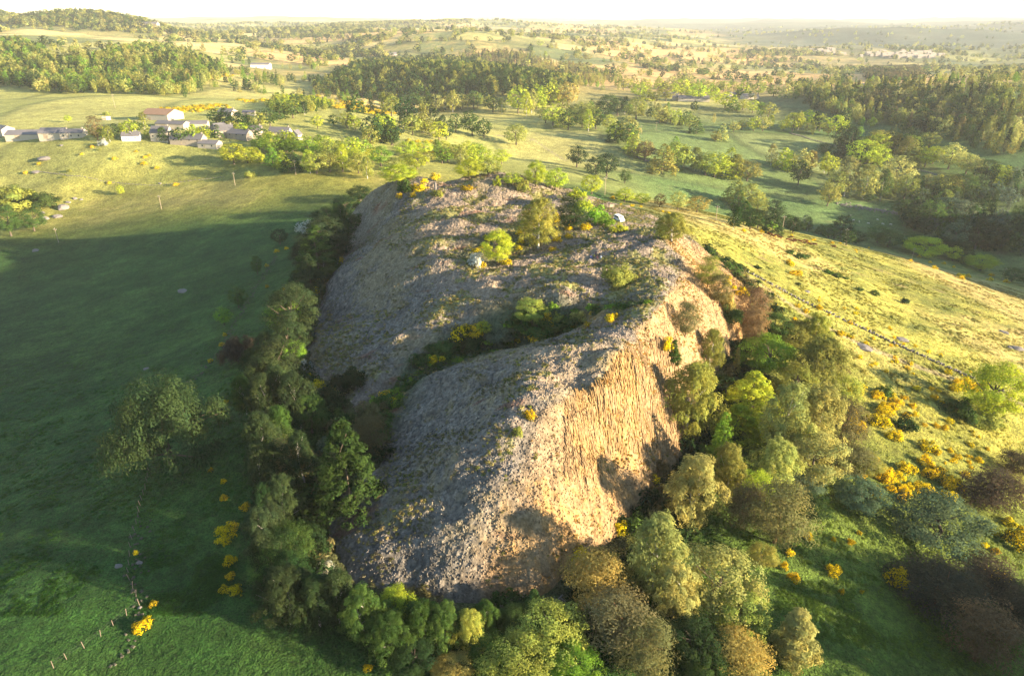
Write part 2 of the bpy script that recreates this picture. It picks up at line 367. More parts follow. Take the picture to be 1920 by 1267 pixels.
# column heads: short five-sided stubs standing proud of the rock
def stubs(n, seed):
    r = np.random.RandomState(seed)
    x = r.uniform(rx[0], rx[-1], n * 3); y = 70 + 260 * r.rand(n * 3) ** 1.35
    sdv = lookup(rx, ry, SD, x, y); sl = lookup(rx, ry, slope, x, y)
    g1 = fbm(x / 7, y / 7, 201, 4)
    okk = (sdv < .5) & ~((sl < .3) & (g1 > .15) & (r.rand(len(x)) < .8)) & (line_d(x, y, GULLY) > 3)
    x, y = x[okk][:n], y[okk][:n]; n = len(x)
    z = lookup(rx, ry, RZ, x, y); gxv = lookup(rx, ry, gxr, x, y); gyv = lookup(rx, ry, gyr, x, y)
    ax = np.stack([-gxv * .55, -gyv * .55, np.ones(n)], -1) + r.normal(0, .22, (n, 3)); ax /= np.linalg.norm(ax, axis=1)[:, None]
    u = np.cross(ax, [[.3, .9, .1]]); u /= np.linalg.norm(u, axis=1)[:, None]; v = np.cross(ax, u)
    rad = (.09 + .10 * r.rand(n)) * (.8 + y / 330); hh = .04 + .15 * r.rand(n) ** 2 * (.8 + y / 400) ; ph = r.rand(n) * 6.28
    c0 = np.stack([x, y, z], -1)
    vs = []
    for lv in (-.35, 1):
        for k in range(5):
            a = ph + k * 1.2566; rr = (rad * (1 if lv < 0 else .86))[:, None]
            vs.append(c0 + ax * (hh * lv)[:, None] + u * (np.cos(a)[:, None] * rr) + v * (np.sin(a)[:, None] * rr))
    V = np.stack(vs, 1)
    base = (np.arange(n) * 10)[:, None]
    sides = np.array([[k, (k + 1) % 5, 5 + (k + 1) % 5, 5 + k] for k in range(5)])
    caps = np.array([[5, 6, 7, 8], [5, 8, 9, 9]])
    Fq = (base[:, :, None] + sides[None]).reshape(-1, 4)
    # cap as quad + tri kept as separate quads (last is split below)
    Fc1 = (base + np.array([5, 6, 7, 8])).reshape(-1, 4)
    col = rock_colour(x, y, z, lookup(rx, ry, slope, x, y), lookup(rx, ry, side, x, y), sdv[okk][:n] if False else x * 0)
    col = col * (.82 + .36 * r.rand(n, 1))
    colv = np.repeat(col, 10, 0)
    V = V.reshape(-1, 3)
    # five-sided cap closed by one triangle fan piece as a degenerate-free quad pair: add as tri list through quads 5-8-9
    me = bpy.data.meshes.new('basalt_column_heads')
    tri = (base + np.array([5, 8, 9])).reshape(-1, 3)
    allq = np.concatenate([Fq, Fc1]); nq, nt = len(allq), len(tri)
    me.vertices.add(len(V)); me.vertices.foreach_set('co', V.astype(np.float32).ravel())
    me.loops.add(nq * 4 + nt * 3); me.loops.foreach_set('vertex_index', np.concatenate([allq.ravel(), tri.ravel()]).astype(np.int32))
    me.polygons.add(nq + nt)
    me.polygons.foreach_set('loop_start', np.concatenate([np.arange(nq) * 4, nq * 4 + np.arange(nt) * 3]).astype(np.int32))
    me.polygons.foreach_set('loop_total', np.concatenate([np.full(nq, 4), np.full(nt, 3)]).astype(np.int32))
    me.update(calc_edges=True)
    a = me.color_attributes.new('tint', 'FLOAT_COLOR', 'POINT'); cc = np.ones((len(V), 4), np.float32); cc[:, :3] = np.clip(colv, .02, .6)
    a.data.foreach_set('color', cc.ravel()); me.materials.append(M_rock)
    return me
link('basalt_column_heads', stubs(88000, 5), rock, kind='stuff')

# ------------------------------------------------------------------ foliage: leaf-sized faces on many clumps, a branching trunk
def leaf_mat(name, inst=False, trans=.42):
    m = bpy.data.materials.new(name); m.use_nodes = True; t = m.node_tree; n = t.nodes; l = t.links
    n.remove(n['Principled BSDF'])
    a = n.new('ShaderNodeAttribute'); a.attribute_name = 'tint'
    if inst:
        b = n.new('ShaderNodeAttribute'); b.attribute_type = 'INSTANCER'; b.attribute_name = 'hue'; oc = b.outputs['Color']
    else:
        b = n.new('ShaderNodeObjectInfo'); oc = b.outputs['Color']
    v = n.new('ShaderNodeVectorMath'); v.operation = 'MULTIPLY'; l.new(a.outputs['Color'], v.inputs[0]); l.new(oc, v.inputs[1])
    d = n.new('ShaderNodeBsdfDiffuse'); tr = n.new('ShaderNodeBsdfTranslucent'); mx = n.new('ShaderNodeMixShader')
    l.new(v.outputs[0], d.inputs['Color']); l.new(v.outputs[0], tr.inputs['Color'])
    mx.inputs[0].default_value = trans; l.new(d.outputs[0], mx.inputs[1]); l.new(tr.outputs[0], mx.inputs[2])
    l.new(mx.outputs[0], n['Material Output'].inputs['Surface'])
    return m
M_leaf = leaf_mat('leaves'); M_leaf_far = leaf_mat('distant_leaves', True)
M_bark = mat_plain('bark', (.10, .08, .06), .9, .3, 2); M_birch = mat_plain('birch_bark', (.42, .40, .37), .8, .4, 3); M_pine = mat_plain('pine_bark', (.20, .11, .06), .9, .3, 2)

def quads(c, nrm, s, r, asp=1.0, up=0.0):
    n = len(c)
    nrm = nrm / (np.linalg.norm(nrm, axis=1)[:, None] + 1e-9)
    a = r.normal(0, 1, (n, 3)); a[:, 2] += up * 3
    u = a - (a * nrm).sum(1)[:, None] * nrm; u /= np.linalg.norm(u, axis=1)[:, None] + 1e-9
    v = np.cross(nrm, u); su = (s * asp)[:, None] * .5; sv = (s / asp)[:, None] * .5
    return np.stack([c - u * su, c - v * sv * .8 + u * su * .1, c + u * su, c + v * sv * .8 + u * su * .1], 1).reshape(-1, 3)
def ball(n, r):
    d = r.normal(0, 1, (n, 3)); return d / np.linalg.norm(d, axis=1)[:, None]

def crown(kind, seed, nleaf, ls):
    """a crown of height about 1 standing on z = 0 (whole tree height 1); returns quad vertices and per-vertex tint"""
    r = np.random.RandomState(seed)
    if kind == 'round':       # broadleaf dome
        nc = 150; d = ball(nc, r); rad = .55 + .45 * r.rand(nc) ** .4
        cc = d * rad[:, None] * [.36, .36, .40] ; cc[:, :2] *= (1 + .12 * np.sin(3 * np.arctan2(d[:, 1], d[:, 0]) + seed + 4 * d[:, 2]))[:, None]; cc[:, 2] = cc[:, 2] * (1 + .05 * d[:, 2]) + .53
        cc[:, :2] += fbm(cc[:, 0] * 6 + seed, cc[:, 2] * 6, seed, 2)[:, None] * .06
        cr = .055 + .055 * r.rand(nc); st = [1, 1, .85]; asp = 1.1; up = 0
    elif kind == 'spread':    # wide, several leaning limbs
        nc = 230; a = r.rand(nc) * 6.283; q = r.rand(nc) ** .55
        cc = np.stack([np.cos(a) * q * .62, np.sin(a) * q * .62, .10 + .78 * np.sqrt(np.maximum(0, 1 - q * q)) * r.rand(nc) ** .45 + .06 * r.rand(nc)], -1)
        lobes = 1 + .22 * np.sin(a * 5 + seed); cc[:, :2] *= lobes[:, None]
        cr = .07 + .06 * r.rand(nc); st = [1, 1, 1.15]; asp = 1.5; up = .6
    elif kind == 'birch':     # tall, drooping, pointed
        nc = 260; h = .12 + .82 * r.rand(nc) ** .85; w = .20 * np.sin(np.clip((h - .08) / .92, 0, 1) ** .75 * np.pi) ** .8 + .015
        a = r.rand(nc) * 6.283; q = (.25 + .75 * r.rand(nc) ** .5) * (1 + .3 * np.sin(a * 3 + h * 9 + seed))
        cc = np.stack([np.cos(a) * w * q, np.sin(a) * w * q, h], -1)
        cr = .022 + .028 * r.rand(nc); st = [1, 1, 2.1]; asp = 1.7; up = .9
    elif kind == 'pine':      # plates of needles on bare limbs
        nc = 120; h = .14 + .82 * r.rand(nc) ** .95; w = .27 * np.sqrt(np.clip(1.08 - h, 0, 1)) * ss(.1, .4, h) + .02
        a = r.rand(nc) * 6.283; q = .2 + .95 * r.rand(nc) ** .6
        cc = np.stack([np.cos(a) * w * q * 1.25, np.sin(a) * w * q * 1.25, h], -1)
        cr = .07 + .06 * r.rand(nc); st = [1.2, 1.2, .6]; asp = 1.6; up = .5
    elif kind == 'cone':      # dense, broad-based, tiered
        nc = 220; h = .05 + .93 * r.rand(nc) ** 1.25; w = .30 * (1 - h) ** .72 + .01
        a = r.rand(nc) * 6.283; q = .55 + .5 * r.rand(nc) ** .6
        cc = np.stack([np.cos(a) * w * q, np.sin(a) * w * q, h], -1)
        cr = (.028 + .038 * r.rand(nc)) * (1.15 - .6 * h); st = [1.15, 1.15, .7]; asp = 1.3; up = 0
    elif kind == 'spruce':
        nc = 90; h = .08 + .9 * r.rand(nc) ** 1.1; w = .17 * (1 - h) ** .9 + .008
        a = r.rand(nc) * 6.283; q = .5 + .6 * r.rand(nc)
        cc = np.stack([np.cos(a) * w * q, np.sin(a) * w * q, h], -1)
        cr = .025 + .04 * (1 - h) * r.rand(nc) + .01; st = [1.2, 1.2, .6]; asp = 1.6; up = 0
    elif kind == 'bush':      # low, from the ground
        nc = 46; d = ball(nc, r); d[:, 2] = np.abs(d[:, 2]); rad = .5 + .5 * r.rand(nc) ** .4
        cc = d * rad[:, None] * [.55, .55, .62]; cc *= (1 + .25 * np.sin(np.arctan2(d[:, 1], d[:, 0]) * 3 + seed))[:, None]; cc[:, 2] += .12
        cr = .12 + .12 * r.rand(nc); st = [1, 1, .9]; asp = 1.3; up = .2
    elif kind == 'twig':      # leafless scrub
        nc = 60; d = ball(nc, r); d[:, 2] = np.abs(d[:, 2]) * .9
        cc = d * (.3 + .6 * r.rand(nc, 1)) * [.7, .7, .55]; cc[:, 2] += .1
        cr = .08 + .08 * r.rand(nc); st = [1, 1, 1]; asp = 3.5; up = .4
    wgt = cr ** 2; k = r.choice(nc, nleaf, p=wgt / wgt.sum())
    d = ball(nleaf, r); flip = (d[:, 2] < -.2) & (r.rand(nleaf) < .6); d[flip, 2] *= -1
    c = cc[k] + d * (cr[k] * (.55 + .5 * r.rand(nleaf)))[:, None] * st
    if kind in ('birch',): c[:, 2] -= .02 * r.rand(nleaf)
    ctr = c - [0, 0, .42]; ctr /= np.linalg.norm(ctr, axis=1)[:, None] + 1e-9; nrm = d * .75 + ctr * .75 + r.normal(0, .32, (nleaf, 3)); nrm[:, 2] += .2
    s = ls * (.6 + .8 * r.rand(nleaf))
    V = quads(c, nrm, s, r, asp, up)
    t = (.78 + .44 * r.rand(nc))[k] * (.75 + .5 * r.rand(nleaf))
    hue = (r.rand(nc)[k] - .5) * .22
    col = np.stack([t * (1 + hue), t, t * (1 - hue)], -1)
    return V, np.repeat(col, 4, 0), cc, cr
def tube_path(pts, rad, n=6):
    V, Fq = [], []
    pts = [Vector(p) for p in pts]
    for i, p in enumerate(pts):
        d = (pts[min(i + 1, len(pts) - 1)] - pts[max(i - 1, 0)]).normalized()
        a = d.orthogonal().normalized(); b = d.cross(a)
        for k in range(n):
            t = 2 * math.pi * k / n; V.append(p + (a * math.cos(t) + b * math.sin(t)) * rad[i])
    for i in range(len(pts) - 1):
        for k in range(n): Fq.append((i * n + k, i * n + (k + 1) % n, (i + 1) * n + (k + 1) % n, (i + 1) * n + k))
    return [tuple(v) for v in V], Fq
def join(parts):
    V, Fq, o = [], [], 0
    for v, f in parts:
        V += v; Fq += [tuple(i + o for i in q) for q in f]; o += len(v)
    return V, Fq
def trunk_mesh(name, kind, cc, cr, seed, mat, limbs=9):
    r = random.Random(seed); top = .8 if kind in ('birch', 'spruce', 'cone', 'pine') else .6
    rb = {'birch': .011, 'pine': .016, 'spruce': .012, 'cone': .009, 'spread': .03, 'round': .024}.get(kind, .02)
    path = [(0, 0, -.06)] + [(r.uniform(-.012, .012) * i, r.uniform(-.012, .012) * i, top * i / 5) for i in range(1, 6)]
    parts = [tube_path(path, [rb * 1.35] + [rb * (1 - .16 * i) for i in range(5)], 6)]
    idx = sorted(range(len(cc)), key=lambda i: -cr[i])[:limbs]
    for i in idx:
        c = cc[i]; h0 = max(.1, min(top * .9, c[2] * .62)); k = h0 / top * 5; j = int(min(4, k)); f = k - j
        st = Vector(path[j + 1 if j + 1 < 6 else 5]) if f > .5 else Vector(path[max(j, 1)])
        e = Vector(c); m = st.lerp(e, .5) + Vector((0, 0, -.02 if kind != 'spread' else .0))
        parts.append(tube_path([st, m, e], [rb * .45, rb * .3, rb * .12], 4))
    V, Fq = join(parts)
    return new_mesh(name, V, Fq, None, True, mat)
LIB = {}
def lib(kind, lod, var):
    key = (kind, lod, var)
    if key in LIB: return LIB[key]
    n, ls = {'near': (13000, .0185), 'mid': (2300, .038), 'far': (520, .072)}[lod]
    if kind in ('bush', 'twig'): n, ls = {'near': (5000, .058), 'mid': (1100, .10), 'far': (320, .15)}[lod]
    if kind == 'pine': n = int(n * .85)
    if kind == 'birch': ls *= .86; n = int(n * 1.1)
    if kind == 'spread': n = int(n * 2.0)
    if kind == 'twig': n = int(n * .8)
    V, col, cc, cr = crown(kind, 100 * var + len(kind) + 3, n, ls)
    me = new_mesh('crown_' + kind, V, np.arange(len(V)).reshape(-1, 4), col, False, M_leaf)
    tm = None
    if kind not in ('bush', 'twig'):
        tm = trunk_mesh('trunk_' + kind, kind, cc, cr, var + 5, {'birch': M_birch, 'pine': M_pine}.get(kind, M_bark), 9 if lod == 'near' else 4)
    LIB[key] = (me, tm); return LIB[key]
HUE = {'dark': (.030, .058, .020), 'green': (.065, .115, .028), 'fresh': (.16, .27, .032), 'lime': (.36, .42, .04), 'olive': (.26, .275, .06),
       'pale': (.35, .35, .105), 'grey': (.10, .14, .085), 'brown': (.15, .14, .06), 'rust': (.17, .125, .06), 'deep': (.046, .082, .022), 'umber': (.075, .066, .042), 'shade': (.046, .070, .027), 'white': (.42, .44, .38), 'yellow': (.55, .36, .015), 'ochre': (.33, .29, .08), 'twiggy': (.085, .065, .055)}  # 'shade' is a leaf colour darkened to stand in for shade
KN = {'round': 'broadleaf_tree', 'spread': 'willow_tree', 'birch': 'birch_tree', 'pine': 'pine_tree', 'cone': 'hornbeam_tree', 'spruce': 'spruce_tree', 'bush': 'bush', 'twig': 'bare_scrub'}
CAT = {'round': 'tree', 'spread': 'tree', 'birch': 'tree', 'pine': 'tree', 'cone': 'tree', 'spruce': 'tree', 'bush': 'bush', 'twig': 'scrub'}
plantpos = []
def plant(kind, x, y, h, w, hue, lod, label, group=None, name=None, cat=None, z=None, lean=0):
    """one tree: an empty at its foot that parents trunk and crown (a bush is one mesh)"""
    nominal = {'round': .80, 'spread': 1.30, 'birch': .46, 'pine': .62, 'cone': .66, 'spruce': .40, 'bush': 1.35, 'twig': 1.5}[kind]
    me, tm = lib(kind, lod, random.randrange(3 if lod == 'near' else 3))
    if z is None: z = float(H(x, y))
    sc = (w / nominal, w / nominal * random.uniform(.9, 1.1), h)
    hc = np.array(HUE[hue]) * np.random.RandomState(int(abs(x * 13 + y * 7)) % 99999).uniform(.92, 1.08, 3) * random.uniform(.82, 1.2)
    nm = name or KN[kind]
    if tm is None:
        o = bpy.data.objects.new(nm, me); S.collection.objects.link(o); o.color = (*hc, 1)
    else:
        o = bpy.data.objects.new(nm, None); S.collection.objects.link(o)
        c = bpy.data.objects.new('crown', me); S.collection.objects.link(c); c.parent = o; c.color = (*hc, 1)
        t = bpy.data.objects.new('trunk', tm); S.collection.objects.link(t); t.parent = o
    o.location = (x, y, z - .15); o.rotation_euler = (random.uniform(-.04, .04), random.uniform(-.04, .04), random.uniform(0, 6.28)); o.scale = sc
    o['label'] = label; o['category'] = cat or CAT[kind]
    if group: o['group'] = group
    plantpos.append((x, y, w))
    return o
def fore(py, depth_ok=True):       # how tall an upright of height 1 reads at this row, in units of F / depth
    v = (633.5 - py) / F
    return CT + v * ST
def plant_at(kind, cx, cy, wpx, hpx, hue, label, lod='near', group=None, name=None, cat=None, squash=1.0):
    h = 10.0
    for _ in range(4):
        q = hit(cx, cy, above=h * .5)
        if q is None: return None
        t = q[2]
        # an upright reads as h*fore*F/t, its own width adds its plan depth
        w = wpx * t / F
        dn = -(ray(cx, cy)[2]) / np.linalg.norm(ray(cx, cy))
        h = max(hpx * t / F / max(fore(cy), .3) - w * dn * .45, w * .5) * squash
    return plant(kind, q[0], q[1], h, w, hue, lod, label, group, name, cat)

# ------------------------------------------------------------------ trees and shrubs that can be told apart, one line each
NEAR = [
# west field edge
('spread',302,792,185,185,'shade','big many-limbed grey green willow standing alone by the old field fence'),
('round',418,592,30,38,'fresh','small bright green round tree beside the bare purple scrub on the west fence'),
('twig',447,640,80,80,'twiggy','leafless purplish scrub patch beside the small bright green tree'),
('round',444,556,32,44,'green','mid green small tree between two others on the west fence line'),
('round',480,496,18,38,'green','slim narrow little tree standing alone on the west fence line'),
('round',523,443,30,32,'dark','dark compact little tree in the field left of the white hawthorn'),
('bush',573,424,38,30,'white','white flowering hawthorn dome at the field edge under the rock','hawthorn'),
('round',12,413,42,60,'green','round green tree cut by the left edge beside its twin','x'),
('round',58,411,40,46,'green','round green tree right of its twin near the grey boulders','x'),
('bush',20,366,80,38,'olive','long olive thicket behind the two round trees by the boulders'),
('bush',75,372,50,30,'green','dark green thicket directly above the grey boulder group'),
('round',225,356,13,20,'lime','tiny lime tree by the fence at the edge of the shadow'),
('bush',468,325,22,16,'olive','small olive bush alone on the sunlit field near the power pole'),
# belt of trees under the west face, from far to near
('round',675,365,45,32,'dark','dark tree at the far end of the belt under the west face'),
('round',648,384,46,40,'dark','second dark tree from the far end of the west belt'),
('round',612,404,52,38,'dark','dark spreading tree right beside the white hawthorn dome'),
('bush',664,410,36,30,'green','low green shrub between dark trees and the upper west face'),
('birch',640,428,40,50,'green','soft green birch against the upper west face'),
('birch',596,450,44,60,'green','dusky birch with white trunk leaning behind it'),
('birch',606,488,34,62,'grey','thin grey birch whose white leaning trunk shows plainly'),
('round',634,462,46,52,'dark','dark crown pressed against the west face below the ledge'),
('birch',566,478,46,52,'grey','greyish birch on the field side of the white trunked birch'),
('bush',560,515,40,34,'dark','dark shrub mass under the west face beside the leaning birch'),
('round',596,520,46,40,'dark','dark rounded tree close above the ledge broom'),
('bush',590,540,34,30,'green','green shrub beside the yellow broom of the west ledge'),
('round',532,592,64,66,'fresh','large fresh green round tree halfway along the west belt'),
('round',563,560,48,44,'green','green tree just above the large fresh green round one'),
('bush',566,622,44,46,'grey','grey green whitebeam bush touching the west face'),
('round',550,660,44,52,'fresh','fresh green tree below the whitebeam bush at the west face'),
('bush',538,636,40,34,'green','dark green shrub between the two fresh green trees'),
('birch',500,648,34,58,'grey','slim grey green birch at the upper field edge of the belt'),
('bush',572,684,20,30,'white','small pale blossoming shrub at the foot of the big west slab','hawthorn'),
('birch',478,690,50,80,'grey','grey green birch standing below the purple scrub'),
('birch',456,740,40,76,'green','outermost birch of the belt facing the big willow'),
('birch',520,735,62,110,'grey','tall grey green birch heading the main west group'),
('birch',492,755,60,110,'grey','full grey birch left of the tall one in the main west group'),
('birch',556,752,64,110,'grey','broad grey green birch nearest the broom gully in the west group'),
('round',580,775,60,80,'green','round green tree on the inner side of the main west group'),
('birch',492,822,60,110,'olive','olive birch in the middle of the west belt'),
('birch',525,805,50,90,'green','green birch behind the brown pine of the west belt'),
('pine',535,868,72,90,'brown','brownish pine crown among the west belt birches'),
('birch',565,862,52,110,'grey','thin drooping birch right of the brownish pine'),
('birch',488,885,48,110,'olive','olive birch with a white stem left of the brownish pine'),
('birch',528,935,60,100,'olive','olive birch just below the brownish pine'),
('bush',608,834,32,44,'grey','pale blue grey whitebeam beside the big dark hornbeam','x'),
('cone',648,872,122,185,'deep','large dense dark green hornbeam with a pointed top under the gully'),
('bush',612,930,60,50,'dark','dark undergrowth shrub at the foot of the big hornbeam'),
('bush',580,1000,70,50,'dark','dark shrub in the gap between hornbeam and rock nose'),
('birch',495,1010,70,120,'grey','grey green birch opposite the rounded rock nose'),
('round',545,1020,80,90,'green','dark green tree facing the rounded rock nose'),
('round',505,1060,64,80,'green','green tree at the outer corner of the west belt'),
('bush',608,1062,34,26,'white','pale silvery shrub tucked beside the rock nose','x'),
# row under the nose
('birch',535,1118,92,150,'olive','olive birch at the corner where the belt turns under the nose'),
('birch',592,1128,72,130,'olive','olive birch second from the corner under the nose'),
('birch',632,1120,64,140,'olive','yellowish topped birch third from the corner under the nose'),
('birch',680,1150,74,130,'green','dark birch left of the lime topped one under the nose'),
('round',745,1130,58,84,'lime','small sunlit lime green tree standing out of the dark row'),
('birch',735,1190,80,110,'green','dark birch directly below the lime green tree'),
('birch',790,1168,66,110,'green','dark birch right of the lime green tree under the nose'),
('birch',835,1170,64,110,'green','dark slender birch below the middle of the nose'),
('birch',880,1180,60,100,'olive','olive green birch below the middle of the nose'),
('birch',912,1160,50,90,'green','thin green birch close to the lowest rocks of the nose'),
('birch',960,1165,60,80,'green','dark green birch below the fallen columns'),
('round',775,1225,90,80,'dark','dark leafy tree along the bottom edge of the row'),
('round',925,1215,80,80,'green','green leafy tree left of the large sunlit ash'),
('spruce',1000,1130,40,70,'green','little conifer in front of the fallen columns'),
('round',850,1252,78,64,'ochre','sunlit straw coloured tree top at the bottom edge'),
('round',1030,1185,130,120,'olive','large sunlit ash crown below the fallen columns'),
('round',970,1240,130,90,'olive','wide sunlit ash crown on the bottom edge'),
('round',1070,1240,100,90,'fresh','fresh green crown on the bottom edge next to the wide ash'),
# orange and brown group, south-east foot
('pine',1120,1085,92,130,'ochre','sunlit ochre pine standing against the foot of the bright face'),
('pine',1160,1165,110,130,'brown','brown pine below the ochre one at the south foot'),
('pine',1210,1215,90,120,'brown','reddish brown pine crown near the bottom edge'),
('bush',1145,1040,54,36,'brown','brown shrub where the bright face meets the ochre pine'),
('birch',1228,1040,96,205,'pale','tall pale olive birch with hanging twigs beside the bright face'),
('birch',1300,920,92,180,'pale','very tall pale birch rising against the east side woodland'),
('birch',1270,1110,80,150,'pale','pale birch crown below the tall hanging one'),
('round',1345,1090,150,165,'pale','huge pale olive aspen crown on the south-east slope'),
('round',1390,1150,90,120,'olive','olive crown on the outer side of the huge aspen'),
('round',1300,1200,110,110,'dark','shaded dark green tree under the huge aspen'),
('pine',1385,1225,92,90,'ochre','ochre sunlit pine on the bottom edge'),
('round',1330,1245,90,60,'green','dark green tree on the bottom edge beside the ochre pine'),
('round',1430,1040,50,60,'olive','small olive tree at the shaded lawn beside the huge aspen'),
('spruce',1498,1190,86,130,'pale','pale blossoming young tree alone on the shaded lawn'),
# east flank woodland
('birch',1295,750,88,150,'olive','olive birch leaning on the foot of the column wall'),
('bush',1240,880,50,50,'brown','brown scrub at the dark cleft below the column wall'),
('spruce',1265,660,26,50,'green','little dark green conifer in the cleft between two rock faces'),
('pine',1288,598,42,70,'brown','dark brown pine standing on the rock edge above the second face'),
('birch',1335,655,42,80,'olive','slim yellow green larch on the second rock face'),
('spruce',1383,675,16,50,'ochre','narrow column-like juniper beside the outer buttress'),
('pine',1330,510,38,60,'olive','olive pine under the viewpoint cliff'),
('pine',1350,540,34,60,'brown','brown pine behind the second rock face'),
('bush',1372,585,46,44,'green','green shrub tuft on the crest of the outer buttress'),
('pine',1407,578,48,84,'rust','rusty brown pine beyond the outer buttress'),
('pine',1415,615,40,80,'rust','rusty pine foot hanging beside the outer buttress'),
('bush',1362,560,36,40,'ochre','yellowish scrub between the faces below the viewpoint'),
('round',1440,665,86,84,'fresh','glossy fresh green tree in the hollow east of the rock'),
('round',1450,612,70,60,'green','mid green tree at the upper edge of the eastern wood'),
('round',1492,626,64,60,'olive','olive crown behind the glossy fresh green tree'),
('birch',1530,625,54,80,'olive','tall olive birch heading the eastern wood'),
('birch',1535,690,84,130,'olive','broad olive birch in the eastern wood under the heading one'),
('round',1490,720,70,90,'olive','olive yellow crown in the middle of the eastern wood'),
('cone',1410,735,104,92,'lime','lime yellow layered hornbeam below the second face'),
('cone',1385,790,100,80,'lime','lower lime green hornbeam branches above the dark cleft'),
('birch',1480,795,80,150,'pale','pale olive birch in the thick of the eastern wood'),
('birch',1530,790,90,150,'pale','pale feathery birch right of its neighbour in the eastern wood'),
('round',1530,860,100,110,'pale','pale rounded crown low in the eastern wood'),
('cone',1355,830,56,120,'fresh','dark fresh green conical tree at the foot of the cleft'),
('birch',1370,880,54,130,'olive','yellow green slender tree near the brown pine'),
('bush',1330,865,44,40,'brown','brown sprig bush above the tall pale birch'),
('pine',1400,950,60,110,'brown','greyish brown pine left of the lime strip'),
('round',1420,925,50,120,'lime','bright lime strip of leaves between two brown pines'),
('pine',1462,965,90,150,'brown','large brown larch-like pine on the lawn side of the wood'),
('birch',1455,880,80,150,'pale','pale birch above the large brown pine'),
('round',1500,905,80,70,'grey','grey green low crown at the skirt of the eastern wood'),
('round',1575,735,70,80,'olive','olive tree on the meadow side of the eastern wood'),
('pine',1580,800,70,110,'brown','brown pine on the meadow side of the eastern wood'),
('pine',1598,862,70,70,'brown','lower brown pine on the meadow side of the eastern wood'),
('round',1625,870,50,60,'olive','olive shrubby tree between brown pine and yellow broom'),
('round',1562,700,46,60,'brown','brownish thin tree on the upper meadow side of the wood'),
('round',1612,925,90,74,'grey','dull grey green round bush on the shaded lawn','x'),
('round',1524,950,60,66,'dark','dark rounded bush at the corner of the wood'),
('round',1760,978,140,128,'grey','large blue green whitebeam dome standing alone on the slope'),
('round',1868,732,104,116,'lime','large yellow green tree alone on the sunlit slope at the right edge'),
('pine',1868,918,88,86,'umber','dark brown pine right of the blue green dome'),
('pine',1905,868,52,54,'umber','small dark pine at the right edge above the others'),
('pine',1765,1105,132,108,'umber','wide dark brown pine crown in the lower right corner'),
('pine',1850,1085,96,99,'umber','dark brown pine crown beside the widest one'),
('pine',1845,1190,100,140,'rust','rust brown pine hanging low in the corner'),
('pine',1910,1150,79,117,'umber','brown pine cut by the right edge'),
('bush',1700,790,40,30,'dark','dark low shrub among the broom on the slope'),
('bush',1800,760,60,40,'green','green thicket in front of the large yellow green tree'),
('bush',1850,780,50,40,'olive','olive thicket right of the green one on the slope'),
('bush',1660,730,30,26,'green','green bush on the slope near the top broom'),
# plateau
('birch',1010,418,66,96,'olive','tall soft olive birch alone on the plateau'),
('pine',1068,400,50,64,'dark','dark flat topped pine beside the plateau birch'),
('round',932,462,52,72,'lime','yellow green young tree among the plateau broom'),
('bush',893,483,28,30,'white','small white flowering hawthorn on the plateau','hawthorn'),
('bush',1160,510,56,46,'olive','large round olive bush below the picnic party'),
('round',997,582,54,56,'olive','leafy tree growing in the hollow of the gully'),
('bush',975,600,40,34,'green','green shrub at the left foot of the gully tree'),
('round',906,613,26,28,'lime','small sunlit lime tree behind the big broom clump'),
('bush',940,625,50,26,'grey','grey green shrub right of the big broom clump'),
('bush',1045,592,22,20,'olive','thin sprig of a bush among the gully broom'),
('bush',1090,590,34,26,'ochre','straw coloured shrub on the gully edge'),
('bush',762,346,28,30,'green','dark green bush at the far end of the plateau'),
('bush',932,338,14,22,'lime','little lime bush on the face of the far knoll'),
('bush',1095,385,44,36,'lime','lime green shrub on the saddle behind the plateau'),
('bush',1120,398,36,36,'fresh','second lime shrub stepping down the saddle'),
('bush',1135,410,30,30,'fresh','third lime shrub above the parked van'),
('bush',1080,362,34,24,'lime','first low shrub along the saddle behind the hillock'),
('bush',1160,425,30,20,'lime','low lime shrub beside the parked van'),
('birch',1262,425,52,56,'olive','olive birch just behind the viewpoint'),
('bush',1243,430,26,30,'olive','olive shrub touching the viewpoint'),
('bush',820,360,24,12,'olive','low olive bush beside the standing statue'),
# gully and west slope scrub
('bush',700,770,56,50,'brown','brown scrub at the lower mouth of the gully'),
('bush',722,745,40,34,'green','green scrub beneath the gully mouth broom'),
('bush',655,705,54,60,'dark','dark scrub on the foot of the big west slab'),
('bush',615,740,60,50,'dark','dark thicket holding yellow broom under the big slab'),
('pine',690,810,60,60,'brown','brown gorse-like pine above the hornbeam'),
('bush',790,670,44,28,'green','green shrub in the middle of the gully'),
('bush',830,650,50,26,'green','green shrub left under the big broom clump'),
('bush',880,640,50,24,'dark','dark shrub strip in the upper gully'),
('bush',1020,610,60,22,'green','low green shrubs along the gully floor'),
('bush',1075,605,50,20,'green','low green shrub on the inner end of the gully'),
('bush',970,805,22,22,'olive','small thorny bush on the crest of the rock nose'),
# far side foot and valley edge
('round',745,315,60,36,'lime','lime tree row end right behind the far knoll'),
('round',880,300,46,40,'lime','bright lime tree right behind the far knoll crest'),
('round',960,335,34,26,'lime','lime bush right beside the far knoll'),
('round',1005,325,36,52,'lime','tall bright lime tree right of the far knoll'),
('round',1042,335,44,44,'lime','round lime tree right of the tall bright one'),
('bush',983,345,22,28,'olive','small olive conical bush below the tall lime tree'),
('round',1110,345,36,40,'lime','lime tree near the pole on the valley edge'),
('round',1172,366,32,30,'lime','lime tree on the valley edge right of the pole'),
('round',1205,372,28,24,'lime','smaller lime tree on the valley edge beside the dead tree'),
('round',1238,375,20,28,'rust','dead rust brown tree on the valley edge'),
('round',1272,376,34,38,'pale','pale olive tree on the valley edge'),
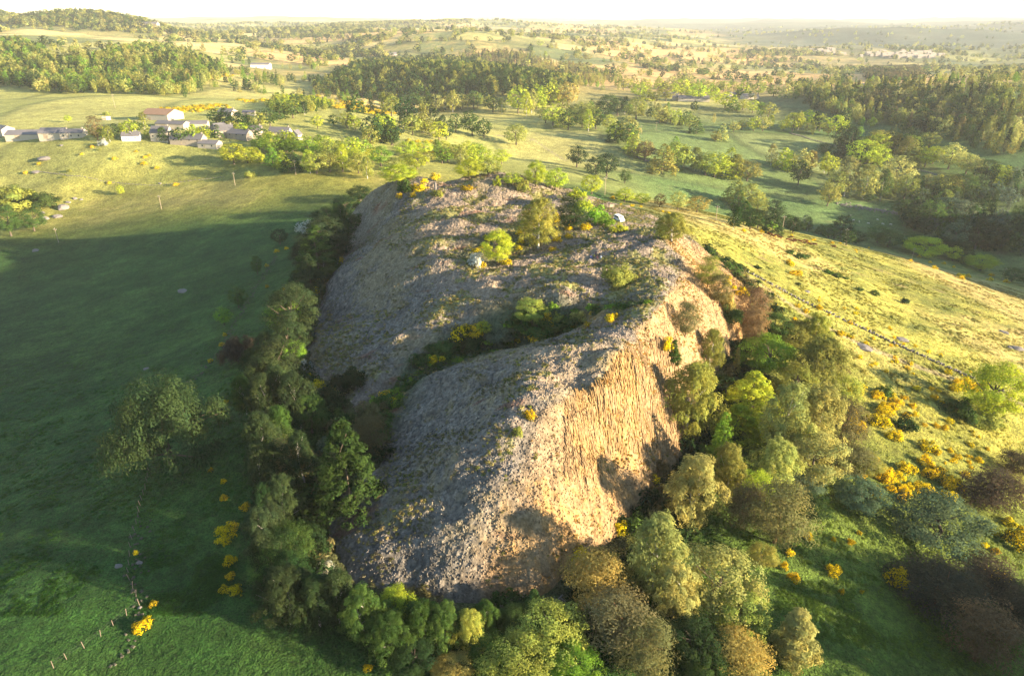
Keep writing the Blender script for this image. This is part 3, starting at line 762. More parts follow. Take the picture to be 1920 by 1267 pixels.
('round',1308,382,38,34,'ochre','round golden tree on the valley edge'),
('bush',1445,420,22,18,'fresh','bright little bush on the valley edge near the second pole'),
('bush',1417,412,18,18,'olive','little olive bush on the valley edge'),
('round',1735,462,62,28,'lime','wide lime tree on the lower valley edge'),
('round',1790,475,28,30,'lime','narrow lime tree on the lower valley edge'),
('round',1842,492,46,34,'lime','round lime tree on the lower valley edge near the right side'),
('round',1900,515,44,30,'green','green tree where the valley edge leaves the picture'),
('bush',1812,483,30,24,'olive','olive bush between lime trees on the lower valley edge'),
('bush',1482,470,18,8,'green','small dark thorn bush casting a long shadow on the meadow'),
('bush',1503,478,26,12,'green','larger dark thorn bush casting a long shadow on the meadow'),
('bush',1553,508,16,9,'green','first thorn bush of the short diagonal line on the meadow'),
('bush',1570,514,18,11,'green','second thorn bush of the short diagonal line on the meadow'),
('bush',1586,520,10,7,'green','last tiny thorn bush of the diagonal line on the meadow'),
('bush',1420,499,14,8,'dark','dark little bush just above the meadow wall'),
('bush',1496,531,10,7,'dark','tiny dark bush alone below the diagonal line'),
('bush',1612,540,14,10,'green','green bush lower on the meadow'),
('bush',1640,547,16,12,'green','green bush right of its neighbour lower on the meadow'),
('bush',1698,562,16,16,'dark','dark round bush alone on the open meadow'),
]
for rec in NEAR:
    kind, cx, cy, w, h, hue, lab = rec[:7]
    if cx < 720 and cy > 380 and hue in ('grey', 'olive') and not (len(rec) > 7): hue = 'shade'  # west belt leaves get the colour with shade put in
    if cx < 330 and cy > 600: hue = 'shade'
    lod = 'near' if max(w, h) > 44 else 'mid'
    nm = cat = None
    if len(rec) > 7 and rec[7] == 'hawthorn': nm, cat = 'hawthorn', 'hawthorn'
    dn = .88 if (cy > 1090 and cx < 1110) else 1.08
    dn *= .8 if (cx > 1110 and cy > 860) else 1.0
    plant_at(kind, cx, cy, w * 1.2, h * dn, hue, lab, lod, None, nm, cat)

# ------------------------------------------------------------------ trees of the middle distance, each its own object
ORD = ['first', 'second', 'third', 'fourth', 'fifth', 'sixth', 'seventh', 'eighth', 'ninth', 'tenth', 'eleventh', 'twelfth', 'thirteenth', 'fourteenth', 'fifteenth', 'sixteenth', 'seventeenth', 'eighteenth']
HW = {'umber': 'dark brown', 'shade': 'shade-darkened green', 'dark': 'dark green', 'green': 'mid green', 'fresh': 'fresh green', 'lime': 'lime green', 'olive': 'olive', 'pale': 'pale olive', 'grey': 'grey green', 'brown': 'brown', 'rust': 'rusty', 'white': 'white flowering', 'ochre': 'golden'}
def along(pl, t):
    L = [math.dist(a, b) for a, b in zip(pl[:-1], pl[1:])]; s = t * sum(L)
    for a, b, l in zip(pl[:-1], pl[1:], L):
        if s <= l: return (a[0] + (b[0] - a[0]) * s / l, a[1] + (b[1] - a[1]) * s / l)
        s -= l
    return pl[-1]
ROWS = [
 ('the thicket on the valley floor under the pole line', [(1390,400),(1440,400),(1500,425)], 8, 32, 34, ['dark','green','shade']),
 ('the alders beyond the cows', [(1500,415),(1550,432),(1610,448)], 7, 26, 26, ['green','grey','dark']),
 ('the trees dotted over the stony pasture', [(1440,285),(1480,300),(1520,300),(1570,312)], 7, 28, 34, ['olive','pale','lime']),
 ('the scattered trees below the broom spur', [(750,225),(800,238),(845,250)], 6, 26, 30, ['olive','dark','lime']),
 ('the alder line crossing the valley pasture', [(1010,212),(1060,222),(1120,225),(1150,232)], 8, 26, 30, ['olive','green','lime']),
 ('the tree line behind the hamlet', [(1150,152),(1220,156),(1300,158),(1400,165),(1480,172)], 14, 22, 22, ['lime','olive','pale']),
 ('the birch line above the valley thicket', [(1640,345),(1700,350),(1760,345),(1840,360)], 9, 34, 40, ['pale','olive','green']),
 ('the belt below the village, counted from the lone lime tree', [(428,290),(490,288),(560,302),(640,305),(700,314)], 12, 36, 34, ['lime','fresh','green','olive','lime']),
 ('the upper row of the belt below the village', [(470,270),(540,272),(600,285),(680,288),(725,296)], 11, 32, 32, ['lime','fresh','dark','lime','olive']),
 ('the inner row behind the village gardens', [(520,256),(570,268),(630,272),(690,278)], 8, 28, 28, ['lime','lime','fresh']),
 ('the lime wood behind the far end of the rock', [(730,312),(780,306),(830,296),(880,296),(925,300),(948,312)], 11, 38, 34, ['lime','fresh','lime','olive']),
 ('the back row of the wood behind the rock', [(745,285),(800,282),(850,284),(905,288)], 8, 34, 30, ['lime','lime','fresh']),
 ('the copse on the spur above the belt', [(688,262),(700,240),(722,236),(735,258),(710,225)], 8, 30, 40, ['olive','dark','lime','green']),
 ('the garden trees on the spur', [(585,225),(600,230),(640,222),(672,235),(745,262)], 7, 22, 28, ['green','olive','lime']),
 ('the line of trees at the valley head', [(725,192),(742,200),(790,224),(850,232),(880,222),(892,245),(912,240)], 10, 30, 40, ['olive','dark','olive','green']),
 ('the pale grove above the valley head', [(790,195),(850,192),(905,188),(950,200)], 10, 26, 30, ['pale','olive','green']),
 ('the birches at the corner of the valley meadow', [(965,185),(990,195),(1000,180),(1030,175),(1075,175)], 9, 28, 38, ['pale','ochre','lime']),
 ('the oaks above the wall in the valley', [(1045,205),(1085,212),(1110,218),(1140,195),(1170,198),(1205,205)], 9, 32, 36, ['olive','dark','green','olive']),
 ('the trees bending down with the valley wall', [(1145,225),(1150,250),(1178,235),(1180,262),(1195,270),(1215,280)], 9, 28, 34, ['olive','lime','pale','green']),
 ('the hedge beyond the valley wall', [(1225,212),(1255,215),(1285,222),(1312,240)], 7, 22, 26, ['lime','olive','green']),
 ('the big round trees along the lower valley wall', [(1240,300),(1262,290),(1300,300),(1340,310),(1375,305),(1410,325)], 9, 44, 46, ['olive','lime','dark','olive']),
 ('the hedge under the hamlet pasture', [(1330,262),(1370,235),(1410,230),(1450,228),(1480,238)], 8, 20, 24, ['pale','olive','lime']),
 ('the trees around the far hamlet', [(1190,165),(1230,178),(1270,165),(1330,172),(1360,190),(1400,200),(1450,205)], 16, 24, 24, ['lime','fresh','olive','lime']),
 ('the garden trees between the village roofs', [(262,220),(282,252),(330,252),(378,252),(432,238),(465,240),(500,262)], 12, 24, 26, ['lime','olive','green','lime']),
 ('the trees behind the village', [(392,215),(410,218),(455,228),(495,222),(540,206),(575,200)], 9, 26, 26, ['dark','olive','green']),
 ('the orchard edge west of the barn', [(170,245),(190,250),(215,247),(238,240),(262,240)], 7, 20, 24, ['olive','lime','green']),
 ('the big oaks on the stony ridge east of the valley', [(1585,245),(1600,280),(1650,290),(1640,262),(1680,270),(1715,285),(1700,250)], 14, 38, 42, ['olive','dark','olive','lime']),
 ('the trees strung along the far pasture wall', [(1730,300),(1770,285),(1800,300),(1850,318),(1890,330)], 10, 32, 36, ['pale','lime','olive','green']),
 ('the dark trees filling the valley floor', [(1690,385),(1720,410),(1760,390),(1800,400),(1850,420),(1890,440),(1780,440)], 14, 40, 46, ['dark','green','dark','grey']),
 ('the trees behind the lower valley edge', [(1600,450),(1640,440),(1700,452),(1760,462),(1830,470)], 8, 34, 30, ['dark','green','dark']),
 ('the copse beside the valley stream', [(1375,350),(1390,380),(1410,360),(1430,385),(1365,392)], 7, 36, 40, ['dark','green','olive']),
 ('the hedge on the far side of the pasture', [(1480,230),(1520,222),(1560,240),(1590,225)], 8, 24, 30, ['olive','lime','dark']),
 ('the edge trees of the central wood', [(640,190),(700,190),(760,192),(820,190),(900,186)], 12, 22, 30, ['dark','green','olive']),
]
ROWS.append(('the belt under the west face from its far end', [(655,395),(612,440),(585,500),(552,560),(540,640),(490,720),(505,800),(515,880),(500,960),(520,1040),(540,1090)], 18, 66, 84, ['shade','dark','green','shade']))
MIDK = ['round', 'round', 'round', 'birch', 'round', 'cone']
for phrase, pl, n, w, h, hues in ROWS:
    rr = random.Random(len(phrase) * 7 + n)
    for i in range(n):
        t = (i + .5 + rr.uniform(-.25, .25)) / n; px, py = along(pl, t)
        px += rr.uniform(-4, 4); py += rr.uniform(-3, 3); s = rr.uniform(.75, 1.25); hue = rr.choice(hues)
        k = rr.choice(MIDK)
        bk = .8 if 'rock' in phrase else 1.0; py -= 6 if bk < 1 else 0
        ww = w * s * 1.32 * bk * (.6 if k == 'birch' else 1)
        plant_at(k, px, py, ww, h * 1.2 * bk * s * rr.uniform(.9, 1.1), hue, '%s %s, %s in %s' % (HW[hue], 'birch' if k == 'birch' else 'tree', ORD[i], phrase), 'near' if w > 60 else 'mid' if w > 30 else 'far', 'trees in ' + phrase.split(',')[0])
SINGLES = [
('round',968,251,40,40,'olive','large oak standing alone in the middle of the valley meadow'),
('round',1082,292,36,42,'dark','dark pair tree on the valley meadow near the lane'),
('round',1118,312,36,42,'dark','blackish round tree left in the clump of the valley meadow'),
('round',1138,308,36,46,'dark','blackish taller tree right in the clump of the valley meadow'),
('round',1172,330,22,26,'green','little grey hawthorn below the blackish clump'),
('cone',1265,275,28,38,'fresh','bright green egg shaped tree at the end of the valley wall'),
('round',1210,282,32,36,'rust','rusty copper leaved tree on the valley wall'),
('birch',1590,330,42,72,'pale','pale tall birch of the pair in the lower valley'),
('birch',1625,340,44,64,'pale','pale shorter birch of the pair in the lower valley'),
('round',1570,345,40,50,'olive','olive tree at the foot of the pale birch pair'),
('round',1500,322,40,48,'dark','dark tree under a golden birch on the pasture corner'),
('birch',1521,300,24,36,'ochre','golden birch rising behind a dark tree on the pasture corner'),
('round',1685,322,54,60,'pale','large pale olive tree above the stone scatter'),
('round',1555,364,36,44,'olive','round olive tree just above the pink heather strip'),
('round',1581,424,34,46,'dark','dark conical tree behind the valley edge poles'),
('round',1455,388,30,30,'dark','dark round tree beyond the golden tree of the valley edge'),
('birch',1772,378,28,44,'olive','olive tree catching light above the valley thicket'),
('round',1630,370,20,16,'green','small green bush by the pink heather strip'),
('round',1548,278,28,20,'green','low green bush on the upper pasture'),
('round',1745,262,34,30,'olive','olive oak at the edge of the eastern wood'),
('pine',178,240,24,44,'rust','tall rust brown conifer beside the farm west of the village'),
('round',427,288,18,22,'lime','lone round lime tree with a clear trunk below the village'),
('bush',193,266,16,14,'white','white flowering hawthorn below the rust brown conifer'),
('round',127,222,12,14,'lime','small lime tree casting a long shadow on the west field'),
('spruce',655,215,16,36,'dark','dark narrow spruce on the spur'),
('round',505,262,30,32,'lime','lime tree in front of the two white gabled houses'),
('bush',532,268,18,14,'dark','dark clipped bush before the long white house'),
('bush',60,246,14,10,'green','green bush on the hill side of the long farm'),
('bush',200,212,12,8,'olive','olive scrub on the bank above the farm'),
]
for kind, cx, cy, w, h, hue, lab in SINGLES:
    plant_at(kind, cx, cy, w * 1.2, h * 1.12, hue, lab, 'mid')

# ------------------------------------------------------------------ woods too dense to count: instanced, one object each
def far_collection(name, lod, kinds):
    col = bpy.data.collections.new(name)
    for i, (k, v) in enumerate(kinds):
        if lod == 'tiny' and k == 'bush':
            V, c, cc, cr = crown(k, 60 + i, 46, .34); me = new_mesh('tussock', V, np.arange(len(V)).reshape(-1, 4), c, False, M_leaf_far)
        elif lod == 'tiny':
            V, c, cc, cr = crown(k, 40 + i, 150, .13); me = new_mesh('wood_crown', V, np.arange(len(V)).reshape(-1, 4), c, False, M_leaf_far)
        else:
            src = lib(k, lod, v)[0]; me = src.copy(); me.materials.clear(); me.materials.append(M_leaf_far)
        o = bpy.data.objects.new('wood_crown', me); col.objects.link(o)
    return col
MIXK = [('round', 0), ('round', 1), ('birch', 0), ('round', 2), ('cone', 1), ('birch', 2)]
CONK = [('spruce', 0), ('pine', 1), ('spruce', 1), ('pine', 2), ('birch', 1), ('round', 1)]
COLS = {}
def gn_instances(name, pts, lod, kinds, kind_prop='stuff', wk=None):
    """pts: x y z, width scale, height, hue rgb, kind index"""
    key = (lod, tuple(kinds))
    if key not in COLS: COLS[key] = far_collection('wood_' + lod, lod, kinds)
    n = len(pts); me = bpy.data.meshes.new(name); me.vertices.add(n); me.vertices.foreach_set('co', pts[:, :3].astype(np.float32).ravel())
    a = me.attributes.new('sz', 'FLOAT_VECTOR', 'POINT'); a.data.foreach_set('vector', pts[:, [3, 3, 4]].astype(np.float32).ravel())
    a = me.attributes.new('rt', 'FLOAT_VECTOR', 'POINT'); rt = np.zeros((n, 3), np.float32); rt[:, 2] = rs.rand(n) * 6.28; a.data.foreach_set('vector', rt.ravel())
    a = me.attributes.new('hue', 'FLOAT_COLOR', 'POINT'); c = np.ones((n, 4), np.float32); c[:, :3] = pts[:, 5:8]; a.data.foreach_set('color', c.ravel())
    a = me.attributes.new('pick', 'INT', 'POINT'); a.data.foreach_set('value', pts[:, 8].astype(np.int32))
    o = link(name, me, kind=kind_prop)
    g = bpy.data.node_groups.new(name + '_nodes', 'GeometryNodeTree')
    g.interface.new_socket('Geometry', in_out='INPUT', socket_type='NodeSocketGeometry'); g.interface.new_socket('Geometry', in_out='OUTPUT', socket_type='NodeSocketGeometry')
    N = g.nodes; L = g.links
    gi = N.new('NodeGroupInput'); go = N.new('NodeGroupOutput'); ip = N.new('GeometryNodeInstanceOnPoints'); ci = N.new('GeometryNodeCollectionInfo')
    ci.inputs[0].default_value = COLS[key]; ci.inputs['Separate Children'].default_value = True; ci.inputs['Reset Children'].default_value = True
    ip.inputs['Pick Instance'].default_value = True
    def na(nm, ty):
        q = N.new('GeometryNodeInputNamedAttribute'); q.data_type = ty; q.inputs[0].default_value = nm; return q.outputs[0]
    L.new(gi.outputs[0], ip.inputs['Points']); L.new(ci.outputs[0], ip.inputs['Instance']); L.new(na('pick', 'INT'), ip.inputs['Instance Index'])
    L.new(na('rt', 'FLOAT_VECTOR'), ip.inputs['Rotation']); L.new(na('sz', 'FLOAT_VECTOR'), ip.inputs['Scale']); L.new(ip.outputs[0], go.inputs[0])
    md = o.modifiers.new('trees', 'NODES'); md.node_group = g
    return o
def jitter_grid(x0, x1, y0, y1, sp):
    nx, ny = int((x1 - x0) / sp) + 1, int((y1 - y0) / sp) + 1
    i, j = np.meshgrid(np.arange(nx), np.arange(ny)); n = i.size
    return x0 + (i.ravel() + rs.rand(n)) * sp, y0 + (j.ravel() + rs.rand(n)) * sp
NOMW = {'round': .80, 'birch': .46, 'pine': .62, 'cone': .66, 'spruce': .40}
def wood_points(x, y, hm, hues, kinds, wf=.62, hv=.3):
    n = len(x); z = H(x, y) - .3; h = hm * (1 - hv + 2 * hv * rs.rand(n)); k = rs.randint(0, len(kinds), n)
    nw = np.array([NOMW[a] for a, _ in kinds])[k]; base = np.array([{'round': 1.0, 'birch': .6, 'pine': .75, 'cone': .8, 'spruce': .5}[a] for a, _ in kinds])[k]
    w = h * wf * base / nw * (.85 + .4 * rs.rand(n)) * 1.15
    hc = np.array([HUE[q] for q in hues])[rs.randint(0, len(hues), n)] * (.8 + .4 * rs.rand(n, 1)) * (.92 + .16 * rs.rand(n, 3))
    return np.column_stack([x, y, z, w, h, hc, k])
def wood(name, poly, sp, hm, hues, kinds, lod='far', ragged=12.0):
    wp = []
    for p in poly:
        q = hit(*p)
        if q is None: continue
        wp.append((q[0], q[1]))
    xs, ys = [p[0] for p in wp], [p[1] for p in wp]
    x, y = jitter_grid(min(xs), max(xs), min(ys), max(ys), sp)
    sdv = poly_sd(x, y, wp) + fbm(x / 45, y / 45, 17, 3) * ragged
    k = sdv < 0
    return gn_instances(name, wood_points(x[k], y[k], hm, hues, kinds), lod, kinds)
wood('hillside_wood', [(-30,162),(-30,88),(40,86),(100,118),(190,112),(260,92),(350,100),(420,140),(345,182),(200,178),(60,172)], 10.5, 16, ['olive','olive','dark','fresh','green','pale'], MIXK)
wood('central_wood', [(595,172),(650,140),(700,124),(800,116),(900,122),(960,140),(1075,160),(1065,186),(960,186),(860,188),(700,190),(620,180)], 10, 18, ['dark','dark','olive','green'], MIXK)
wood('eastern_wood', [(1480,180),(1560,178),(1640,168),(1740,170),(1930,176),(1930,300),(1840,290),(1760,262),(1690,240),(1600,230),(1520,205)], 10, 17, ['dark','olive','olive','green','pale','brown'], CONK)
wood('valley_wood', [(1690,420),(1720,350),(1800,350),(1935,330),(1935,500),(1870,470),(1790,470),(1730,450)], 11, 15, ['dark','dark','green','grey'], MIXK)
wood('spur_plantation', [(500,200),(545,192),(610,196),(612,208),(560,214),(505,212)], 7, 9, ['olive','lime','green'], MIXK)
wood('middle_copses', [(930,145),(1000,118),(1100,128),(1150,150),(1100,165),(980,160)], 13, 13, ['olive','brown','ochre'], CONK, ragged=30)
wood('moorland_copse', [(860,110),(960,100),(1040,118),(960,128)], 13, 14, ['olive','brown','dark'], CONK, ragged=30)
wood('dark_plantation', [(1620,150),(1640,132),(1720,128),(1725,142),(1700,152)], 9, 13, ['brown','dark','brown'], CONK)
# woods and hedges thinning out towards the horizon
x, y = jitter_grid(-4200, 4600, 720, 6500, 13)
cover = fbm(x / 190, y / 260, 301, 5) + .35 * fbm(x / 60, y / 60, 305, 3) + .10 * ss(-200, -900, x)
hedge = np.minimum(np.abs(fbm(x / 130, y / 130, 311, 2)), np.abs(fbm(x / 170, y / 90, 315, 2)))
d = np.hypot(x, y); fov = (np.abs(x) < y * .80 + 60)
hill = np.zeros(len(x), bool)
for bx, by, r in ((-1820, 2450, 470), (-1240, 2250, 240), (-2500, 2500, 560)): hill |= np.hypot(x - bx, y - by) < r
open_hills = ss(900, 500, np.abs(x - 150 - y * .05)) * ss(1300, 1700, y)
k = fov & ~((x > 900) & (y > 3000) & (rs.rand(len(x)) < .85)) & ((cover > .35 + .22 * open_hills) | ((field_cells(x, y)[1] < 7) & (rs.rand(len(x)) < .75) & (field_cells(x, y)[0] < .75)) | hill) & (rs.rand(len(x)) < np.where(d < 2600, .85, .5))
# keep the framed pastures clear
for poly in [[(560,200),(900,222),(1200,230),(1500,260),(1600,330),(1400,380),(1100,340),(900,300),(640,200)], [(-40,255),(-40,176),(380,186),(600,190),(700,230),(500,260)], [(640,210),(900,225),(960,200),(640,192)], [(-40,86),(-40,64),(240,62),(340,92),(200,88)], [(1090,200),(1480,215),(1560,250),(1500,190),(1130,182)]]:
    wp = [hit(*p)[:2] for p in poly]; k &= poly_sd(x, y, wp) > 0
x, y, d = x[k], y[k], d[k]
nearf = d < 1500
gn_instances('scattered_woods', wood_points(x[nearf], y[nearf], 12, ['olive','dark','green','pale','fresh'], MIXK), 'far', MIXK)
gn_instances('distant_woods', wood_points(x[~nearf], y[~nearf], 14 , ['olive','pale','green','dark'], MIXK, wf=1.0), 'tiny', MIXK)
print('woods', nearf.sum(), (~nearf).sum())
# the wood goes on beyond the lower edge of the picture, up-sun of the rock
x, y = jitter_grid(-60, 190, -70, 44, 8.0); k = (y < 31) & (rs.rand(len(x)) < .9)
x2, y2 = jitter_grid(100, 215, 5, 80, 8.0); k2 = x2 > 70 + y2 * .62; x2, y2 = x2[k2], y2[k2]; x = np.concatenate([x[k], x2]); y = np.concatenate([y[k], y2]); tall = np.where(x > 98, 1.45, 1.0)
sw = wood_points(x, y, 17, ['olive','brown','green'], MIXK, wf=.7); sw[:, 4] *= np.maximum(tall, 1.3) * 1.2
gn_instances('southern_wood', sw, 'near', MIXK)

# undergrowth filling the belt at the foot of the rock
x, y = jitter_grid(-95, 105, 66, 330, 2.6)
bd = poly_sd(x, y, BASE) + fbm(x / 12, y / 12, 401, 3) * 5
k = (bd > .5) & (bd < 9) & (rs.rand(len(x)) < .75) & ~((y > 230) & (x > 20))
pts = np.column_stack([x[k], y[k], H(x[k], y[k]) - .3, 2.4 + 2.2 * rs.rand(k.sum()), 1.6 + 2.4 * rs.rand(k.sum()), np.array([HUE[q] for q in ('dark', 'green', 'dark', 'brown')])[rs.randint(0, 4, k.sum())] * (.7 + .5 * rs.rand(k.sum(), 1)), rs.randint(0, 2, k.sum())])
gn_instances('undergrowth', pts, 'far', [('bush', 0), ('bush', 1)])
gl = [P(*p)[:2] for p in [(1190,592,18),(1080,603,15),(1000,615,12),(920,632,10),(850,650,9),(800,695,6),(740,750,4),(690,810,3)]]
x, y = jitter_grid(-50, 45, 110, 165, 1.9); gd = line_d(x, y, gl) + fbm(x / 8, y / 8, 402, 3) * 2; k = (gd < 3.4) & (rs.rand(len(x)) < .8)
pts = np.column_stack([x[k], y[k], H(x[k], y[k]) - .3, 1.6 + 1.6 * rs.rand(k.sum()), .9 + 1.5 * rs.rand(k.sum()), np.array([HUE[q] for q in ('fresh', 'green', 'green', 'grey')])[rs.randint(0, 4, k.sum())] * (.7 + .5 * rs.rand(k.sum(), 1)), rs.randint(0, 2, k.sum())])
gn_instances('gully_undergrowth', pts, 'far', [('bush', 0), ('bush', 1)])

# tussocks of grass: on the plateau, on the bright face, and over the near fields
def tussocks(name, x, y, w, h, cols, var=.25):
    n = len(x); ci = rs.randint(0, len(cols), n)
    pts = np.column_stack([x, y, H(x, y) - .03, w * (.5 + rs.rand(n)), h * (.5 + rs.rand(n)), np.array(cols)[ci] * (1 - var + 2 * var * rs.rand(n, 1)), rs.randint(0, 2, n)])
    o = gn_instances(name, pts, 'tiny', [('bush', 0), ('bush', 1)]); return o
x = rs.uniform(-70, 75, 60000); y = 75 + 240 * rs.rand(60000)
sd_, sl_, sde = lookup(rx, ry, SD, x, y), lookup(rx, ry, slope, x, y), lookup(rx, ry, side, x, y)
g1, g4 = fbm(x / 7, y / 7, 201, 4), fbm(x / 1.4, y / 1.4, 215, 3)
k = (sd_ < -1.5) & (sl_ < .5) & (g1 + .5 * g4 + .1 * rs.rand(len(x)) > .0) & (rs.rand(len(x)) < .75)
tussocks('plateau_grass', x[k], y[k], .62, .42, [(.30, .27, .10), (.20, .22, .06), (.36, .29, .13), (.14, .17, .045)])
k = (sd_ < -.5) & (sl_ > .5) & (sde > .4) & (fbm(x / 9, y / 14, 411, 3) + .5 * g4 > .22)
tussocks('face_grass', x[k], y[k], .5, .4, [(.36, .21, .05), (.30, .22, .08), (.20, .20, .05)])
k = (sd_ < -1) & (sl_ > .35) & (sde < .5) & (fbm(x / 8, y / 8, 413, 3) + .4 * g4 > .25)
tussocks('west_face_grass', x[k], y[k], .5, .35, [(.20, .18, .10), (.14, .15, .06)])
x = np.concatenate([rs.uniform(-190, -25, 26000), rs.uniform(35, 170, 16000), rs.uniform(-60, 60, 3000)]); y = 76 + np.concatenate([260 * rs.rand(26000) ** 1.5, 150 * rs.rand(16000) ** 1.2, 12 * rs.rand(3000)])
k = (poly_sd(x, y, BASE) > 3) & (np.abs(x) < y * .85 + 20) & (fbm(x / 6, y / 6, 421, 3) > -.1) & (rs.rand(len(x)) < ss(330, 90, y)); x, y = x[k], y[k]
gc = ground_colour(x[None], y[None], x[None])[0]; n = len(x)
pts = np.column_stack([x, y, H(x, y) - .05, .8 * (.5 + rs.rand(n)), .2 * (.5 + rs.rand(n)), gc * (1.15 + .5 * rs.rand(n, 1)), rs.randint(0, 2, n)])
x3 = rs.uniform(50, 290, 26000); y3 = rs.uniform(150, 380, 26000); k = (poly_sd(x3, y3, BASE) > 3) & (fbm(x3 / 7, y3 / 7, 431, 3) > .02) & (x3 < y3 * .85); x3, y3 = x3[k], y3[k]; m = len(x3)
gc3 = ground_colour(x3[None], y3[None], x3[None])[0]
pts = np.concatenate([pts, np.column_stack([x3, y3, H(x3, y3) - .05, 1.0 * (.5 + rs.rand(m)), .3 * (.5 + rs.rand(m)), gc3 * (.75 + .4 * rs.rand(m, 1)), rs.randint(0, 2, m)])])
gn_instances('grass_tussocks', pts, 'tiny', [('bush', 0), ('bush', 1)])

# ------------------------------------------------------------------ flowering broom
def broom_mesh(seed, n, ls, share=.8):
    V, col, cc, cr = crown('bush', seed, n, ls)
    r = np.random.RandomState(seed); q = V.reshape(-1, 4, 3).mean(1)
    fl = r.rand(n) < share * ss(.05, .35, q[:, 2] + .15 * r.rand(n))
    a = np.where(fl[:, None], C(.80, .60, .015), C(.07, .10, .02)) * (.75 + .5 * r.rand(n, 1))
    return new_mesh('broom_bush', V, np.arange(len(V)).reshape(-1, 4), np.repeat(a, 4, 0), False, M_leaf)
BR = {'near': [broom_mesh(s, 1500, .085, sh) for s, sh in ((1, .78), (2, .64), (3, .52))], 'far': [broom_mesh(s, 300, .16, sh) for s, sh in ((4, .9), (5, .8))]}
def broom(x, y, w, h, label, group=None, lod='near'):
    o = bpy.data.objects.new('broom_bush', random.choice(BR[lod])); S.collection.objects.link(o)
    o.location = (x, y, float(H(x, y)) - .1); o.rotation_euler = (0, 0, random.uniform(0, 6.28)); o.scale = (w / 1.35, w / 1.35 * random.uniform(.7, 1.2), h / .95)
    g = random.uniform(.85, 1.1); o.color = (g, g * random.uniform(.86, 1.08), g, 1)
    o['label'] = label; o['category'] = 'broom bush'
    if group: o['group'] = group
    return o
